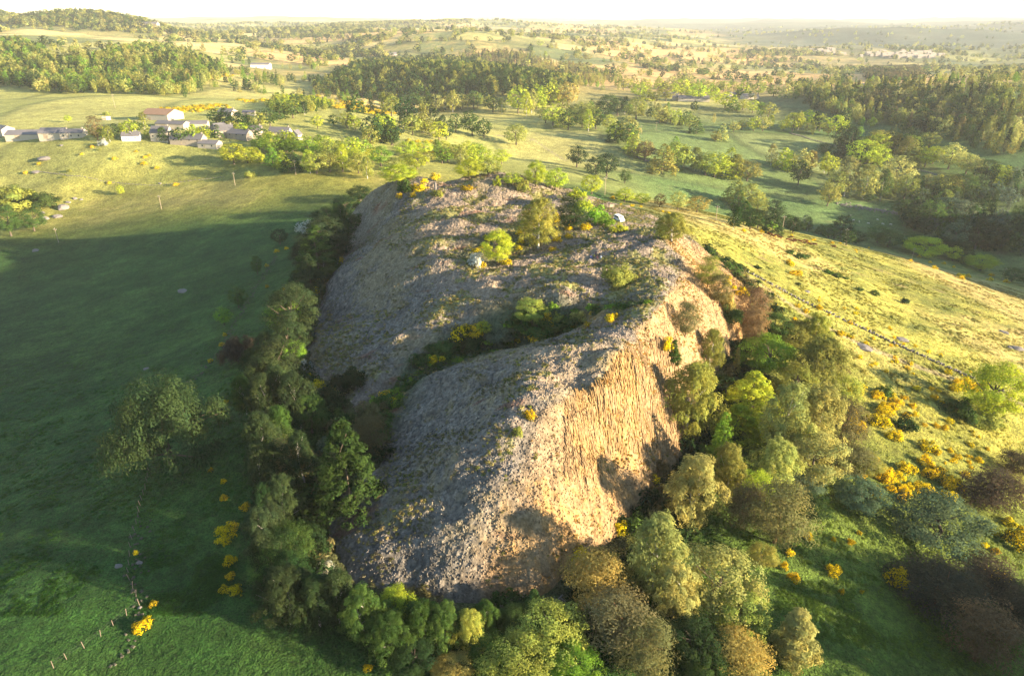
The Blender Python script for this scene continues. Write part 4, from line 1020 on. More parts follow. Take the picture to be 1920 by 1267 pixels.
BROOM = [
(865,625,46,26,'broad yellow broom clump left of the little lime tree in the gully'),(893,622,34,24,'yellow broom clump touching the little lime tree in the gully'),
(1012,632,44,14,'low yellow broom hedge on the lip of the gully'),(970,638,14,8,'small yellow broom tuft on the gully lip'),(1026,596,20,20,'yellow broom right of the gully tree'),(1034,610,14,10,'low yellow broom just under the one right of the gully tree'),
(1144,598,18,16,'bright broom at the inner end of the gully'),(1155,592,12,10,'upper broom tuft at the inner end of the gully'),(1102,608,14,10,'broom tuft midway along the inner gully'),(1072,615,10,10,'tiny broom tuft on the gully floor'),(1110,588,10,8,'broom tuft on the slope over the inner gully'),
(893,656,16,10,'broom tuft under the big clump in the gully'),(812,675,20,14,'broom at the bend of the gully'),(830,674,12,12,'round broom tuft beside the one at the gully bend'),
(722,742,22,16,'broom on top of the lower gully scrub'),(735,752,20,14,'lower broom of the pair over the gully scrub'),
(597,724,24,18,'broom high in the dark thicket under the slab'),(625,738,22,18,'broom in the middle of the dark thicket under the slab'),(608,748,18,14,'broom low in the dark thicket under the slab'),(615,765,12,10,'last broom tuft below the dark thicket'),(580,703,10,8,'broom tuft at the corner of the slab foot'),
(598,530,20,16,'broom on the west ledge, upper of three'),(611,528,16,14,'broom on the west ledge beside the upper one'),(593,548,12,18,'broom on the west ledge, lowest'),(640,490,9,14,'broom streak hanging on the west face'),(664,390,12,8,'broom tuft among the far belt trees'),
(936,445,16,12,'broom behind the yellow green young tree, upper'),(915,447,18,12,'broom left of the yellow green young tree'),(910,462,22,8,'low broom strip left of the young tree'),(893,470,16,8,'low broom above the white hawthorn'),(899,496,22,14,'rounded broom just below the white hawthorn'),(950,491,22,8,'low broom below the young tree'),(972,465,14,10,'broom between young tree and tall birch'),(975,437,14,12,'broom left of the tall plateau birch'),(977,453,12,9,'small broom left under the tall birch'),(1044,450,16,10,'broom right under the tall birch'),(1037,468,14,8,'low broom below the tall birch'),(1065,443,14,8,'low broom under the dark pine'),(1042,413,18,18,'broom between tall birch and dark pine'),(1066,428,16,12,'orange toned broom under the dark pine'),(1098,427,18,12,'orange toned broom on the hillock skirt'),
(787,354,30,14,'long broom clump beside the dark bush at the plateau end'),(815,333,20,14,'tall broom behind the statue'),(876,353,26,8,'low broom strip below the far knoll'),(750,369,12,10,'broom on the plateau rim'),(775,367,12,9,'broom tuft next to the plateau rim one'),(796,340,12,8,'broom tuft above the dark bush'),
(994,778,22,20,'orange broom perched on the crest of the rock nose'),
(1085,1040,36,22,'orange broom in the dark foot of the bright face'),(1165,990,30,20,'orange dry broom below the bright face'),(1230,900,24,16,'orange scrub broom in the cleft'),(1250,650,20,30,'golden scrub on the flank between the two faces'),
(396,880,10,8,'lone broom tuft on the shaded lower field'),(419,902,9,9,'second lone broom tuft on the shaded lower field'),(420,932,14,10,'third broom tuft on the shaded lower field'),(462,949,20,14,'broom at the outer skirt of the west belt'),(428,995,34,22,'sprawling broom on the lower field'),(420,1012,20,14,'small broom under the sprawling one'),(431,1050,20,14,'broom above the dark stemmed pair on the lower field'),(433,1078,16,12,'upper broom of the lower trio'),(421,1103,18,16,'west broom of the lower trio'),(441,1106,24,14,'east broom of the lower trio'),
(255,1035,9,9,'small broom in the old fence line'),(287,1131,14,10,'broom beside the old fence boulder'),(268,1172,30,18,'broom clump at the low end of the old fence'),(275,1160,14,10,'broom tuft joined to the low fence clump'),(690,1250,16,10,'broom tuft at the bottom edge under the birch row'),
(424,753,10,8,'broom tuft near the big willow, upper'),(420,770,9,7,'broom tuft near the big willow, lower'),(395,676,10,7,'broom on the fence below the purple scrub'),(418,646,11,8,'broom beside the purple scrub, lower'),(422,628,8,8,'broom beside the purple scrub, upper'),(500,498,8,6,'broom tuft near the slim narrow tree'),(519,471,8,6,'broom tuft below the dark compact tree'),(537,466,7,5,'broom tuft right of the last one below the compact tree'),(501,537,8,6,'broom tuft in the grass strip of the west fence'),(534,542,10,6,'broom tuft in the grass strip near the belt'),
(1515,1005,16,14,'broom on the shaded lawn nearest the brown pine'),(1480,1035,14,12,'orange broom at the skirt of the brown pine'),(1488,1082,20,18,'broom on the lawn beside the huge aspen'),(1470,1060,12,16,'dull broom between aspen and lawn'),(1562,1070,22,20,'dull broom clump in the middle of the shaded lawn'),(1595,1015,12,8,'broom tuft on the shaded lawn, upper'),(1610,998,10,8,'broom tuft below the grey bush'),(1563,1010,9,8,'little broom tuft in mid lawn'),(1578,1108,10,12,'broom tuft on the lower lawn'),(1615,1108,8,8,'last broom tuft before the dark pines'),(1680,1085,34,36,'dull broom thicket left of the dark pines'),(1865,1085,44,24,'shaded orange broom beneath the dark pines'),(1905,1010,36,40,'orange broom at the right edge under the pines'),(1475,1005,12,10,'orange tuft on the brown pine foot'),
]
for cx, cy, w, h, lab in BROOM:
    q = hit(cx, cy + h * .3)
    t = q[2]; broom(q[0], q[1], w * t / F * 1.3, max(h * t / F * 1.1, .6), lab)
CH = [((1640,775),(1625,790)), ((1650,760),(1600,720))]
ZONES = [ # polyline, n, size px, phrase
 ([(1610,760),(1640,790),(1660,815)], 18, 34, 'the bright chain of broom along the meadow side of the wood'),
 ([(1675,865),(1700,880),(1735,905)], 16, 36, 'the large yellow broom bank above the blue green dome'),
 ([(1640,900),(1690,935),(1665,915)], 10, 20, 'the broom between grey bush and dome'),
 ([(1780,712),(1800,720),(1825,728)], 10, 22, 'the long broom bank left of the large yellow green tree'),
 ([(1655,740),(1690,755),(1665,750)], 8, 20, 'the broom at the top of the chain'),
 ([(1480,495),(1488,505),(1500,512)], 5, 18, 'the broom clump on the meadow wall'),
 ([(1358,535),(1375,545),(1392,555),(1350,525)], 8, 18, 'the broom behind the second face'),
 ([(1530,580),(1545,590)], 3, 16, 'the broom beside the meadow track'),
 ([(1565,622),(1580,630),(1595,632)], 4, 20, 'the broom over the eastern wood'),
 ([(1700,720),(1730,735),(1760,760),(1700,780),(1740,800),(1850,830),(1800,830)], 18, 17, 'the tufts over the east slope'),
 ([(1600,600),(1660,650),(1720,690),(1640,690),(1600,680)], 16, 12, 'the tufts below the meadow wall'),
 ([(1420,520),(1440,560),(1500,590),(1520,640)], 12, 12, 'the tufts between wood and meadow wall'),
 ([(1700,480),(1800,510),(1880,530),(1900,545)], 16, 12, 'the broom along the lower valley edge'),
 ([(1380,420),(1450,440),(1560,460),(1640,475)], 14, 9, 'the broom along the upper valley edge'),
 ([(1140,370),(1160,380),(1200,390),(1260,400)], 8, 9, 'the broom above the parked van'),
 ([(1880,1040),(1850,1020),(1900,960)], 6, 26, 'the broom under the right edge pines'),
 ([(1785,860),(1840,880),(1770,845)], 12, 16, 'the broom above the brown pines'),
 ([(1520,545),(1600,580),(1700,640),(1780,680),(1860,720)], 14, 10, 'the tufts dotted along the meadow wall'),
]
for pl, n, s, phrase in ZONES:
    for i in range(n):
        px, py = along(pl, (i + random.random()) / n); j = s * .5 if n < 10 else s * 1.3
        q = hit(px + random.uniform(-j, j) * 1.3, py + random.uniform(-j, j) * .7)
        w = s * random.uniform(.5, 1.2) * q[2] / F
        broom(q[0], q[1], w, w * .6, 'yellow broom, %s in %s' % (ORD[i], phrase) if True else 'yellow broom tuft on the east slope, number %s' % i, phrase, 'near' if s > 13 else 'far')
# thickets of broom on the far banks, too many to count
def thicket(name, poly, sp, hm, dens=.7):
    wp = [hit(*p)[:2] for p in poly]; xs, ys = zip(*wp)
    x, y = jitter_grid(min(xs), max(xs), min(ys), max(ys), sp)
    k = (poly_sd(x, y, wp) + fbm(x / 25, y / 25, 9, 3) * 10 < 0) & (rs.rand(len(x)) < dens) & (fbm(x / 14, y / 14, 19, 3) > -.15)
    x, y = x[k], y[k]; n = len(x); h = hm * (.6 + .8 * rs.rand(n))
    hc = C(.66, .50, .03) * (.7 + .5 * rs.rand(n, 1)) * (.92 + .16 * rs.rand(n, 3)); g = rs.rand(n) < .18; hc[g] = HUE['olive']
    pts = np.column_stack([x, y, H(x, y) - .2, h * 2.0, h * 1.6, hc, np.zeros(n)])
    gn_instances(name, pts, 'far', [('bush', 0)])
thicket('broom_thicket', [(595,190),(640,182),(700,195),(740,215),(700,218),(620,205)], 3.2, 1.5)
thicket('broom_thicket', [(300,205),(350,202),(430,196),(425,208),(330,212)], 3.0, 1.5)
thicket('broom_thicket', [(740,250),(800,262),(860,295),(800,290)], 3.5, 1.2, .5)
thicket('broom_thicket', [(340,115),(400,130),(440,145),(370,150)], 6, 2.4, .8)
thicket('broom_thicket', [(440,188),(600,180),(600,190),(470,196)], 5, 1.6, .5)
thicket('broom_scatter', [(150,270),(300,290),(420,300),(360,330),(120,300)], 6.5, 1.3, .3)
thicket('broom_scatter', [(20,310),(120,318),(300,345),(340,352),(130,335)], 6.5, 1.1, .3)

# ------------------------------------------------------------------ built things
M_wall = mat_plain('rendered_wall', (.40, .35, .29), .85, .15, .6); M_stone = mat_plain('stone_wall', (.28, .24, .20), .9, .25, 1.2)
M_slate = mat_plain('slate_roof', (.12, .115, .125), .6, .25, .8); M_rroof = mat_plain('fibre_roof', (.24, .15, .10), .8, .2, .4); M_groof = mat_plain('grey_sheet_roof', (.15, .14, .15), .6, .2, .3)
M_dark = mat_plain('window_glass', (.04, .05, .06), .15, 0, 1, .5); M_wood = mat_plain('weathered_wood', (.34, .27, .20), .9, .3, 4); M_white = mat_plain('white_paint', (.75, .75, .74), .4); M_wire = mat_plain('wire', (.08, .08, .08), .7); M_post = mat_plain('old_post', (.17, .14, .11), .9, .3, 4); M_moss = mat_plain('mossy_stone', (.075, .075, .055), .95, .4, 2)
M_boulder = mat_plain('granite', (.17, .155, .145), .9, .35, 1.5); M_tyre = mat_plain('tyre', (.03, .03, .03), .8); M_glass = mat_plain('car_glass', (.05, .06, .08), .1, 0, 1, .5)
def box(x0, x1, y0, y1, z0, z1):
    v = [(x, y, z) for z in (z0, z1) for y in (y0, y1) for x in (x0, x1)]
    return v, [(0, 2, 3, 1), (4, 5, 7, 6), (0, 1, 5, 4), (2, 6, 7, 3), (0, 4, 6, 2), (1, 3, 7, 5)]
def mesh(name, parts, mat, smooth=False):
    V, Fq = join(parts); me = bpy.data.meshes.new(name); me.from_pydata(V, [], Fq); me.materials.append(mat)
    if smooth: me.polygons.foreach_set('use_smooth', [True] * len(me.polygons))
    me.update(); return me
def thing(name, x, y, rz, label, cat, group=None, z=None):
    o = bpy.data.objects.new(name, None); S.collection.objects.link(o); o.location = (x, y, float(H(x, y)) if z is None else z); o.rotation_euler = (0, 0, rz)
    o['label'] = label; o['category'] = cat
    if group: o['group'] = group
    return o
def house(px, py, L, Wd, Hw, rz, roof, wall, label, chim=1, pitch=.55, wins=3):
    q = hit(px, py); x, y = q[0], q[1]
    o = thing('house' if wins else 'barn', x, y, R(rz), label, 'house' if wins else 'barn')
    hr = Wd / 2 * pitch; a, b = L / 2, Wd / 2
    v = [(-a, -b, -2), (a, -b, -2), (a, b, -2), (-a, b, -2), (-a, -b, Hw), (a, -b, Hw), (a, b, Hw), (-a, b, Hw), (-a, 0, Hw + hr), (a, 0, Hw + hr)]
    link('wall', mesh('wall', [(v, [(0, 1, 5, 4), (1, 2, 6, 9, 5), (2, 3, 7, 6), (3, 0, 4, 8, 7)])], wall), o)
    e = .35; th = .22
    for s in (-1, 1):
        A = [(-a - e, s * (b + e), Hw - e * pitch + .02), (a + e, s * (b + e), Hw - e * pitch + .02), (a + e, 0, Hw + hr + .02), (-a - e, 0, Hw + hr + .02)]
        vv = A + [(p[0], p[1], p[2] + th) for p in A]
        rf = link('roof_slope', mesh('roof_slope', [(vv, [(0, 1, 2, 3), (7, 6, 5, 4), (0, 4, 5, 1), (1, 5, 6, 2), (2, 6, 7, 3), (3, 7, 4, 0)])], roof), o)
    if chim:
        link('chimney', mesh('chimney', [box(a - 1.6, a - .7, -.4, .4, Hw + hr - .5, Hw + hr + 1.2)], M_stone), o)
    wm = mesh('window', [box(-.5, .5, -.03, .03, 0, 1.2)], M_dark)
    for i in range(wins):
        w_ = link('window', wm, o); w_.location = (-a + (i + .5) * L / max(wins, 1), -b - .02, 1.0 if Hw < 4 else 3.0)
    if wins:
        d_ = link('door', mesh('door', [box(-.5, .5, -.03, .03, 0, 2.1)], M_wood), o); d_.location = (-a + L * .36, -b - .025, .1)
    else:
        d_ = link('barn_door', mesh('barn_door', [box(-1.7, 1.7, -.04, .04, 0, 3.0)], M_wood), o); d_.location = (-a + L * .3, -b - .03, .1)
    return o
HOUSES = [
(306,224,26,20,5,-14,M_rroof,M_wall,'large barn with a red brown roof at the top of the village',0,.35,0),
(325,240,24,9,3.5,-10,M_slate,M_wall,'long dark roofed shed in front of the large red brown barn',0,.4,0),
(366,240,20,11,3.5,12,M_groof,M_wall,'grey roofed shed right of the large barn',0,.35,0),
(306,263,13,10,6,-4,M_slate,M_wall,'tall cream house with a steep slate roof at the village edge',1,.8,3),
(355,270,24,9,4,-6,M_slate,M_stone,'long low farmhouse touching the tall cream house',1,.7,4),
(395,276,15,8,3,-12,M_groof,M_wall,'low white annex with a pale roof below the long farmhouse',0,.5,2),
(422,256,13,9,5,20,M_slate,M_stone,'stone house in the middle of the village with a pale gable',1,.8,3),
(412,248,10,8,4,60,M_slate,M_stone,'small dark roofed house tucked behind the stone house',0,.7,2),
(452,260,18,9,4,-20,M_slate,M_stone,'long slate roofed farmhouse in the shade of the trees',1,.6,3),
(482,258,9,8,6,8,M_slate,M_wall,'narrow two storey house with a bright gable',1,.7,2),
(527,258,16,8,4.5,-8,M_slate,M_wall,'long white house at the east end of the village',1,.8,3),
(557,262,6,6,4,75,M_slate,M_wall,'tiny white gabled house at the east end of the village',0,1.0,1),
(248,262,12,7,3,14,M_slate,M_white,'small white house with a dark roof west of the village',0,.7,2),
(251,260,8,6,3,80,M_slate,M_wall,'small gabled hut beside the white house west of the village',0,.8,1),
(428,218,15,9,4,-20,M_groof,M_wall,'house behind the village with a grey roof',1,.5,3),
(468,217,10,7,3,0,M_groof,M_wall,'low shed far behind the village',0,.4,0),
(58,258,30,13,3,4,M_groof,M_wall,'very long grey roofed farm building in the west',0,.4,0),
(105,258,18,12,4,2,M_groof,M_wall,'grey roofed barn joined to the very long farm building',0,.5,0),
(140,257,16,9,3.5,4,M_groof,M_wall,'right hand farmhouse of the western farm',1,.5,3),
(8,252,16,10,4.5,-30,M_slate,M_wall,'barn cut by the left edge at the western farm',0,.5,0),
(200,225,5,3,2.2,0,M_white,M_white,'little white trailer shed on the slope above the village',0,.2,0),
(1258,182,22,12,4,-20,M_groof,M_wall,'pale barn of the far hamlet',0,.5,0),
(1300,190,44,12,4,-6,M_slate,M_wall,'long blue grey slate farmhouse of the far hamlet',0,.55,4),
(1272,188,18,10,4,-6,M_slate,M_wall,'dark slate building joined to the long farmhouse of the hamlet',0,.55,2),
(1405,186,24,12,4,10,M_slate,M_wall,'slate roofed house among lime trees right of the hamlet',1,.6,3),
(1370,182,16,10,4,30,M_slate,M_wall,'small slate house right of the long hamlet farmhouse',1,.6,2),
(1175,162,30,10,3,4,M_groof,M_wall,'long pale farm shed left of the hamlet',0,.3,0),
(275,50,70,22,7,0,M_slate,M_stone,'large pale building on the horizon ridge by the wooded hill',0,.5,4),
(310,52,60,18,6,0,M_groof,M_wall,'low white buildings beside the large one on the horizon ridge',0,.4,0),
(490,128,34,14,6,0,M_groof,M_white,'white barn alone among trees beyond the broom bank',0,.4,0),
(735,105,24,12,4,30,M_slate,M_stone,'pointed farm roof far beyond the central wood',0,.8,0),
(1620,165,12,8,4,0,M_slate,M_wall,'tiny house hidden in front of the eastern wood',1,.6,2),
]
for hrec in HOUSES: house(*hrec)
# the far valley town: pale walls and roofs, tiny at this distance
rr = random.Random(4); tv, tf = [], []
parts = []
for i in range(90):
    px = rr.gauss(1690, 42) if i < 62 else rr.gauss(1540, 16); py = rr.uniform(98, 110) if i < 62 else rr.uniform(95, 104)
    q = hit(px, py)
    if q is None: continue
    L_, W_, h_ = rr.uniform(10, 26), rr.uniform(9, 14), rr.uniform(5, 8); z0 = float(H(q[0], q[1]))
    a, b = L_ / 2, W_ / 2; x_, y_ = q[0], q[1]
    v = [(x_ - a, y_ - b, z0 - 3), (x_ + a, y_ - b, z0 - 3), (x_ + a, y_ + b, z0 - 3), (x_ - a, y_ + b, z0 - 3), (x_ - a, y_ - b, z0 + h_), (x_ + a, y_ - b, z0 + h_), (x_ + a, y_ + b, z0 + h_), (x_ - a, y_ + b, z0 + h_), (x_ - a, y_, z0 + h_ + 4), (x_ + a, y_, z0 + h_ + 4)]
    parts.append((v, [(0, 1, 5, 4), (1, 2, 6, 9, 5), (2, 3, 7, 6), (3, 0, 4, 8, 7), (4, 5, 9, 8), (6, 7, 8, 9)]))
link('distant_town', mesh('distant_town', parts, M_stone), kind='stuff')

# power poles
def pole(px, py, h, label, group):
    q = hit(px, py); o = thing('power_pole', q[0], q[1], random.uniform(-.3, .3), label, 'power pole', group)
    link('post', mesh('post', [tube_path([(0, 0, -.5), (0, 0, h * .5), (0, 0, h)], [.13, .11, .09], 8)], M_wood, True), o)
    link('crossarm', mesh('crossarm', [box(-.9, .9, -.07, .07, h - .7, h - .55)], M_wood), o)
    im = mesh('insulator', [tube_path([(0, 0, 0), (0, 0, .12), (0, 0, .24)], [.05, .08, .03], 6)], M_white)
    for sx in (-.8, 0, .8):
        i_ = link('insulator', im, o); i_.location = (sx, 0, h - .54 if sx else h)
    return o
for px, py, h, lab in [(1342,414,7,'wooden pole on the valley edge beyond the golden tree'),(1466,437,9,'wooden pole on the valley edge above the cows'),(1583,458,9,'wooden pole on the valley edge beside the white thorn bush'),(1709,489,8,'wooden pole on the lower valley edge near the wide lime tree'),(1879,524,8,'wooden pole at the lower valley edge nearest the right side'),(1134,366,9,'wooden pole beside the lime tree behind the saddle'),
 (110,455,8,'thin pole in the shaded west field near the twin round trees'),(303,392,8,'thin leaning pole in the middle of the west field'),(441,348,8,'thin pole on the sunlit strip of the west field'),(555,328,9,'pole in front of the lime belt below the village'),(216,202,12,'tall pale pole leaning on the far west field'),(662,237,8,'little pole on the spur'),(1202,252,9,'white post in the valley meadow by the birches'),(1230,245,9,'dark post in the valley meadow by the hedge')]:
    pole(px, py, h, lab, 'wooden power poles')

# stones
def rock_mesh(seed, sub=2, rough=.28):
    import bmesh
    bm = bmesh.new(); bmesh.ops.create_icosphere(bm, subdivisions=sub, radius=1)
    for v in bm.verts:
        c = v.co; n = float(fbm(np.array([c.x * 1.3 + seed]), np.array([c.y * 1.3 + c.z * 1.1]), seed, 3)[0])
        v.co = c * (1 + n * rough * 1.6); v.co.z *= .75
    me = bpy.data.meshes.new('boulder'); bm.to_mesh(me); bm.free(); me.materials.append(M_boulder); return me
RK = [rock_mesh(s) for s in range(5)]
for cx, cy, w, h, lab in [(118,386,24,15,'largest rounded grey boulder below the thicket'),(107,404,20,8,'flat grey boulder below the largest one'),(85,408,14,9,'grey boulder beside the right twin tree'),(80,398,9,8,'small grey boulder above the twin tree'),(140,371,10,6,'small pale boulder right above the largest one'),(152,373,8,4,'smallest pale boulder of the group'),(128,378,12,6,'pale boulder behind the largest one'),
 (343,544,24,7,'pale flat rock lying in the middle of the shaded field'),(275,690,16,4,'small flat rock in the shaded field near the willow'),(66,468,14,7,'brown stone in the flowery corner of the field'),
 (1690,634,28,10,'long grey outcrop on the meadow wall'),(1905,651,26,10,'grey boulder heap at the right edge of the meadow'),(1893,650,10,8,'smaller boulder beside the heap at the right edge'),(1882,621,20,7,'brown mossy boulder high on the meadow'),(1617,648,36,9,'pinkish bare rock outcrop below the meadow wall'),(1512,545,14,4,'low stone on the meadow side of the wall'),
 (85,295,26,8,'pale boulder heap on the sunlit west field'),(68,321,20,5,'long pale boulder on the fence of the west field'),(115,272,8,4,'pale rounded stone on the bank below the farm'),(1240,437,8,5,'summit stones under the viewpoint'),(263,1137,10,9,'grey boulder inside the old fence line'),(300,343,9,4,'pale boulder on the fence at the shadow edge'),
 (1200,395,6,3,'pale stone above the parked van'),(262,1052,13,10,'weathered stone heap beside the old fence'),(222,1058,15,11,'grey stone heap on the field side of the old fence')]:
    q = hit(cx, cy + h * .3); t = q[2]; o = bpy.data.objects.new('boulder', random.choice(RK)); S.collection.objects.link(o)
    o.location = (q[0], q[1], float(H(q[0], q[1])) - .1); o.scale = (w * t / F * .5, w * t / F * .4, max(h * t / F * .7, .3)); o.rotation_euler = (0, 0, random.uniform(-.4, .4)); o['label'] = lab; o['category'] = 'boulder'
def stone_run(name, pl, label, wd=.8, ht=.8, step=.45, scatter=0.0):
    """a dry stone wall: irregular stones piled along a line"""
    pts = [np.array(hit(*p)[:2]) for p in pl]; parts = []; r = random.Random(len(label))
    for a, b in zip(pts[:-1], pts[1:]):
        L = np.linalg.norm(b - a); n = int(L / step)
        for i in range(n):
            for lv in range(2):
                p = a + (b - a) * (i + r.random()) / n + np.array([r.gauss(0, wd * .3 + scatter), r.gauss(0, wd * .3 + scatter)])
                s = r.uniform(.25, .5) * wd; z = float(H(p[0], p[1])) + lv * ht * .5
                v, f = box(-s, s, -s * .8, s * .8, -.1, ht * .55 * r.uniform(.7, 1.3))
                an = r.uniform(0, 3); ca, sa = math.cos(an), math.sin(an)
                v = [(p[0] + (x * ca - y * sa) * (.8 if zz > 0 else 1), p[1] + (x * sa + y * ca) * (.8 if zz > 0 else 1), z + zz) for x, y, zz in v]
                parts.append((v, f[1:]))
    o = bpy.data.objects.new(name, None); S.collection.objects.link(o); o['label'] = label; o['category'] = 'stone wall'; o['kind'] = 'thing'
    link('stones', mesh('stones', parts, M_moss if name == 'old_field_wall' else M_boulder), o, kind='stuff')
stone_run('dry_stone_wall', [(1340,483),(1420,520),(1500,563),(1560,590),(1620,618),(1700,655),(1790,695),(1880,735)], 'tumbled dry stone wall running down the whole length of the east meadow', .8, .7, .8)
stone_run('dry_stone_wall', [(1180,280),(1195,295),(1240,315),(1260,320)], 'pale curved dry stone wall at the foot of the valley trees', 1.2, 1.0, 1.0)
stone_run('dry_stone_wall', [(1480,250),(1520,262),(1570,275),(1620,292)], 'dry stone wall crossing the stony pasture', 1.2, 1.0, 1.1)
stone_run('dry_stone_wall', [(1720,318),(1760,330),(1800,345)], 'dry stone wall in the sunlit far pasture', 1.2, 1.0, 1.1)
stone_run('stone_scatter', [(1578,385),(1620,390),(1680,400)], 'strip of pinkish rubble across the valley floor pasture', 2, .7, .6, 2.2)
stone_run('stone_scatter', [(1535,240),(1560,240),(1585,244)], 'pale heap of stones beside the hamlet pasture', 2, 1.2, .7, 2.0)
stone_run('dry_stone_wall', [(70,322),(130,330),(220,343),(300,348),(350,340),(420,332)], 'low stone and fence line crossing the sunlit west field', .6, .35, 1.3)
stone_run('old_field_wall', [(352,720),(385,690),(420,640),(450,590),(480,540),(520,480)], 'overgrown stone bank along the west fence', .7, .22, 1.3, .6)
stone_run('old_field_wall', [(262,975),(250,1040),(258,1100),(262,1150),(235,1240)], 'overgrown stone bank under the old fence', .6, .2, 1.0, .6)
def fence(pl, n, label, hp=1.3):
    pts = [hit(*p)[:2] for p in pl]
    o = bpy.data.objects.new('fence', None); S.collection.objects.link(o); o['label'] = label; o['category'] = 'fence'
    pm = mesh('post', [tube_path([(0, 0, -.3), (0, 0, hp)], [.06, .05], 6)], M_post); tops = []
    for i in range(n):
        x_, y_ = along(pts, (i + random.uniform(.3, .7)) / n); z_ = float(H(x_, y_))
        p = link('post', pm, o); p.location = (x_, y_, z_); p.rotation_euler = (random.uniform(-.14, .14), random.uniform(-.14, .14), 0); tops.append((x_, y_, z_ + hp * .85))
    for dz in (0, -.45):
        link('wire', mesh('wire', [tube_path([(a, b, c + dz) for a, b, c in tops], [.006] * len(tops), 3)], M_wire), o)
fence([(282,880),(268,930),(258,975),(245,1020),(240,1080),(262,1135),(215,1170),(180,1200),(125,1235),(80,1266)], 26, 'leaning old wooden post fence in the lower west field')
fence([(1560,604),(1640,640),(1720,672),(1800,705),(1870,738)], 22, 'wooden post fence along the meadow wall')
fence([(225,360),(270,365),(330,375),(420,390),(520,400)], 18, 'faint post fence across the shaded west field')
fence([(330,345),(380,336),(450,325),(520,322)], 14, 'short post fence on the sunlit part of the west field')
# fallen columns at the foot of the nose
parts = []; r = random.Random(9)
for i in range(150):
    q = hit(r.gauss(985, 28), r.gauss(1138, 10))
    a = Vector((r.gauss(0, 1), r.gauss(0, 1), r.uniform(-.2, .7))).normalized(); p = Vector((q[0], q[1], float(H(q[0], q[1])) + r.uniform(0, .5))); L = r.uniform(.6, 1.8); rd = r.uniform(.13, .24)
    parts.append(tube_path([p - a * L * .5, p + a * L * .5], [rd, rd * .9], 5))
link('fallen_columns', mesh('fallen_columns', parts, M_boulder), rock, kind='stuff')
# columns standing clear of the bright wall
parts = []
for i in range(2000):
    px = r.uniform(1060, 1275); py = r.uniform(640, 850) if px > 1130 else r.uniform(720, 900)
    q = hit(px, py); sl = float(lookup(rx, ry, slope, q[0], q[1])) if q[1] < 330 else 0
    if sl < .62: continue
    sl = float(lookup(rx, ry, gyr, q[0], q[1])); g = Vector((-.22, 1, 0)).normalized(); sl = max(sl - .22 * float(lookup(rx, ry, gxr, q[0], q[1])), .3)
    z_ = float(lookup(rx, ry, RZ, q[0], q[1])); p = Vector((q[0], q[1], z_))
    up = (g * 1.0 + Vector((0, 0, sl * 1.05))).normalized(); L = r.uniform(.8, 2.8); rd = r.uniform(.12, .22)
    nrm = (Vector((0, 0, 1)) - g * sl).normalized()
    parts.append(tube_path([p - up * L * .5 - nrm * .15, p + nrm * .12, p + up * L * .5 + nrm * .05], [rd, rd, rd * .9], 5))
V_, F_ = join(parts); cv = np.array(V_)
cme = new_mesh('standing_columns', cv, F_, rock_colour(cv[:, 0], cv[:, 1], cv[:, 2], np.full(len(cv), .8), np.full(len(cv), 1.0), 0) , False, M_rock)
link('standing_columns', cme, rock, kind='stuff')

# cattle
def ring_loft(rings, n=10):
    V, Fq = [], []
    for (c, ry_, rz_, d) in rings:
        c = Vector(c); d = Vector(d).normalized(); a = Vector((0, 1, 0)); b = d.cross(a).normalized()
        for k in range(n):
            t = 2 * math.pi * k / n; V.append(tuple(c + a * math.cos(t) * ry_ + b * math.sin(t) * rz_))
    for i in range(len(rings) - 1):
        for k in range(n): Fq.append((i * n + k, i * n + (k + 1) % n, (i + 1) * n + (k + 1) % n, (i + 1) * n + k))
    return V, Fq + [tuple(range(n))[::-1], tuple(range((len(rings) - 1) * n, len(rings) * n))]
X = (1, 0, 0)
def cow_mesh(graze):
    p = [ring_loft([((-1.15, 0, 1.15), .05, .08, X), ((-1.05, 0, 1.12), .25, .26, X), ((-.8, 0, 1.05), .33, .36, X), ((-.2, 0, .98), .37, .40, X), ((.45, 0, .98), .34, .42, X), ((.75, 0, 1.08), .24, .36, X), ((.95, 0, 1.18), .13, .22, X)])]
    if graze: nk = [((.85, 0, 1.2), .14, .24, (1, 0, -.4)), ((1.15, 0, .85), .11, .17, (1, 0, -1)), ((1.35, 0, .45), .12, .14, (.4, 0, -1)), ((1.42, 0, .2), .08, .08, (.2, 0, -1)), ((1.44, 0, .06), .05, .05, (.2, 0, -1))]
    else: nk = [((.85, 0, 1.2), .14, .24, (1, 0, .4)), ((1.15, 0, 1.4), .11, .17, (1, 0, .5)), ((1.35, 0, 1.45), .12, .14, (1, 0, -.3)), ((1.65, 0, 1.28), .08, .08, (1, 0, -.5)), ((1.75, 0, 1.22), .05, .05, (1, 0, -.5))]
    p.append(ring_loft(nk))
    for sx, kn in ((-.85, .12), (.55, -.03)):
        for sy in (-.2, .2):
            p.append(tube_path([(sx, sy, .95), (sx - kn, sy, .5), (sx, sy, .22), (sx, sy, 0)], [.15, .075, .055, .07], 6))
    p.append(tube_path([(-1.1, 0, 1.3), (-1.25, 0, .9), (-1.22, 0, .45)], [.04, .025, .05], 5))
    for sy in (-1, 1): p.append(tube_path([nk_pt for nk_pt in [(nk[2][0][0] - .08, sy * .1, nk[2][0][2] + .08), (nk[2][0][0] - .12, sy * .28, nk[2][0][2] + .12)]], [.04, .015], 5))
    return p
M_cow = mat_plain('russet_hide', (.16, .06, .025), .8, .2, 2)
CM = [mesh('cow', cow_mesh(g), M_cow, True) for g in (0, 1)]
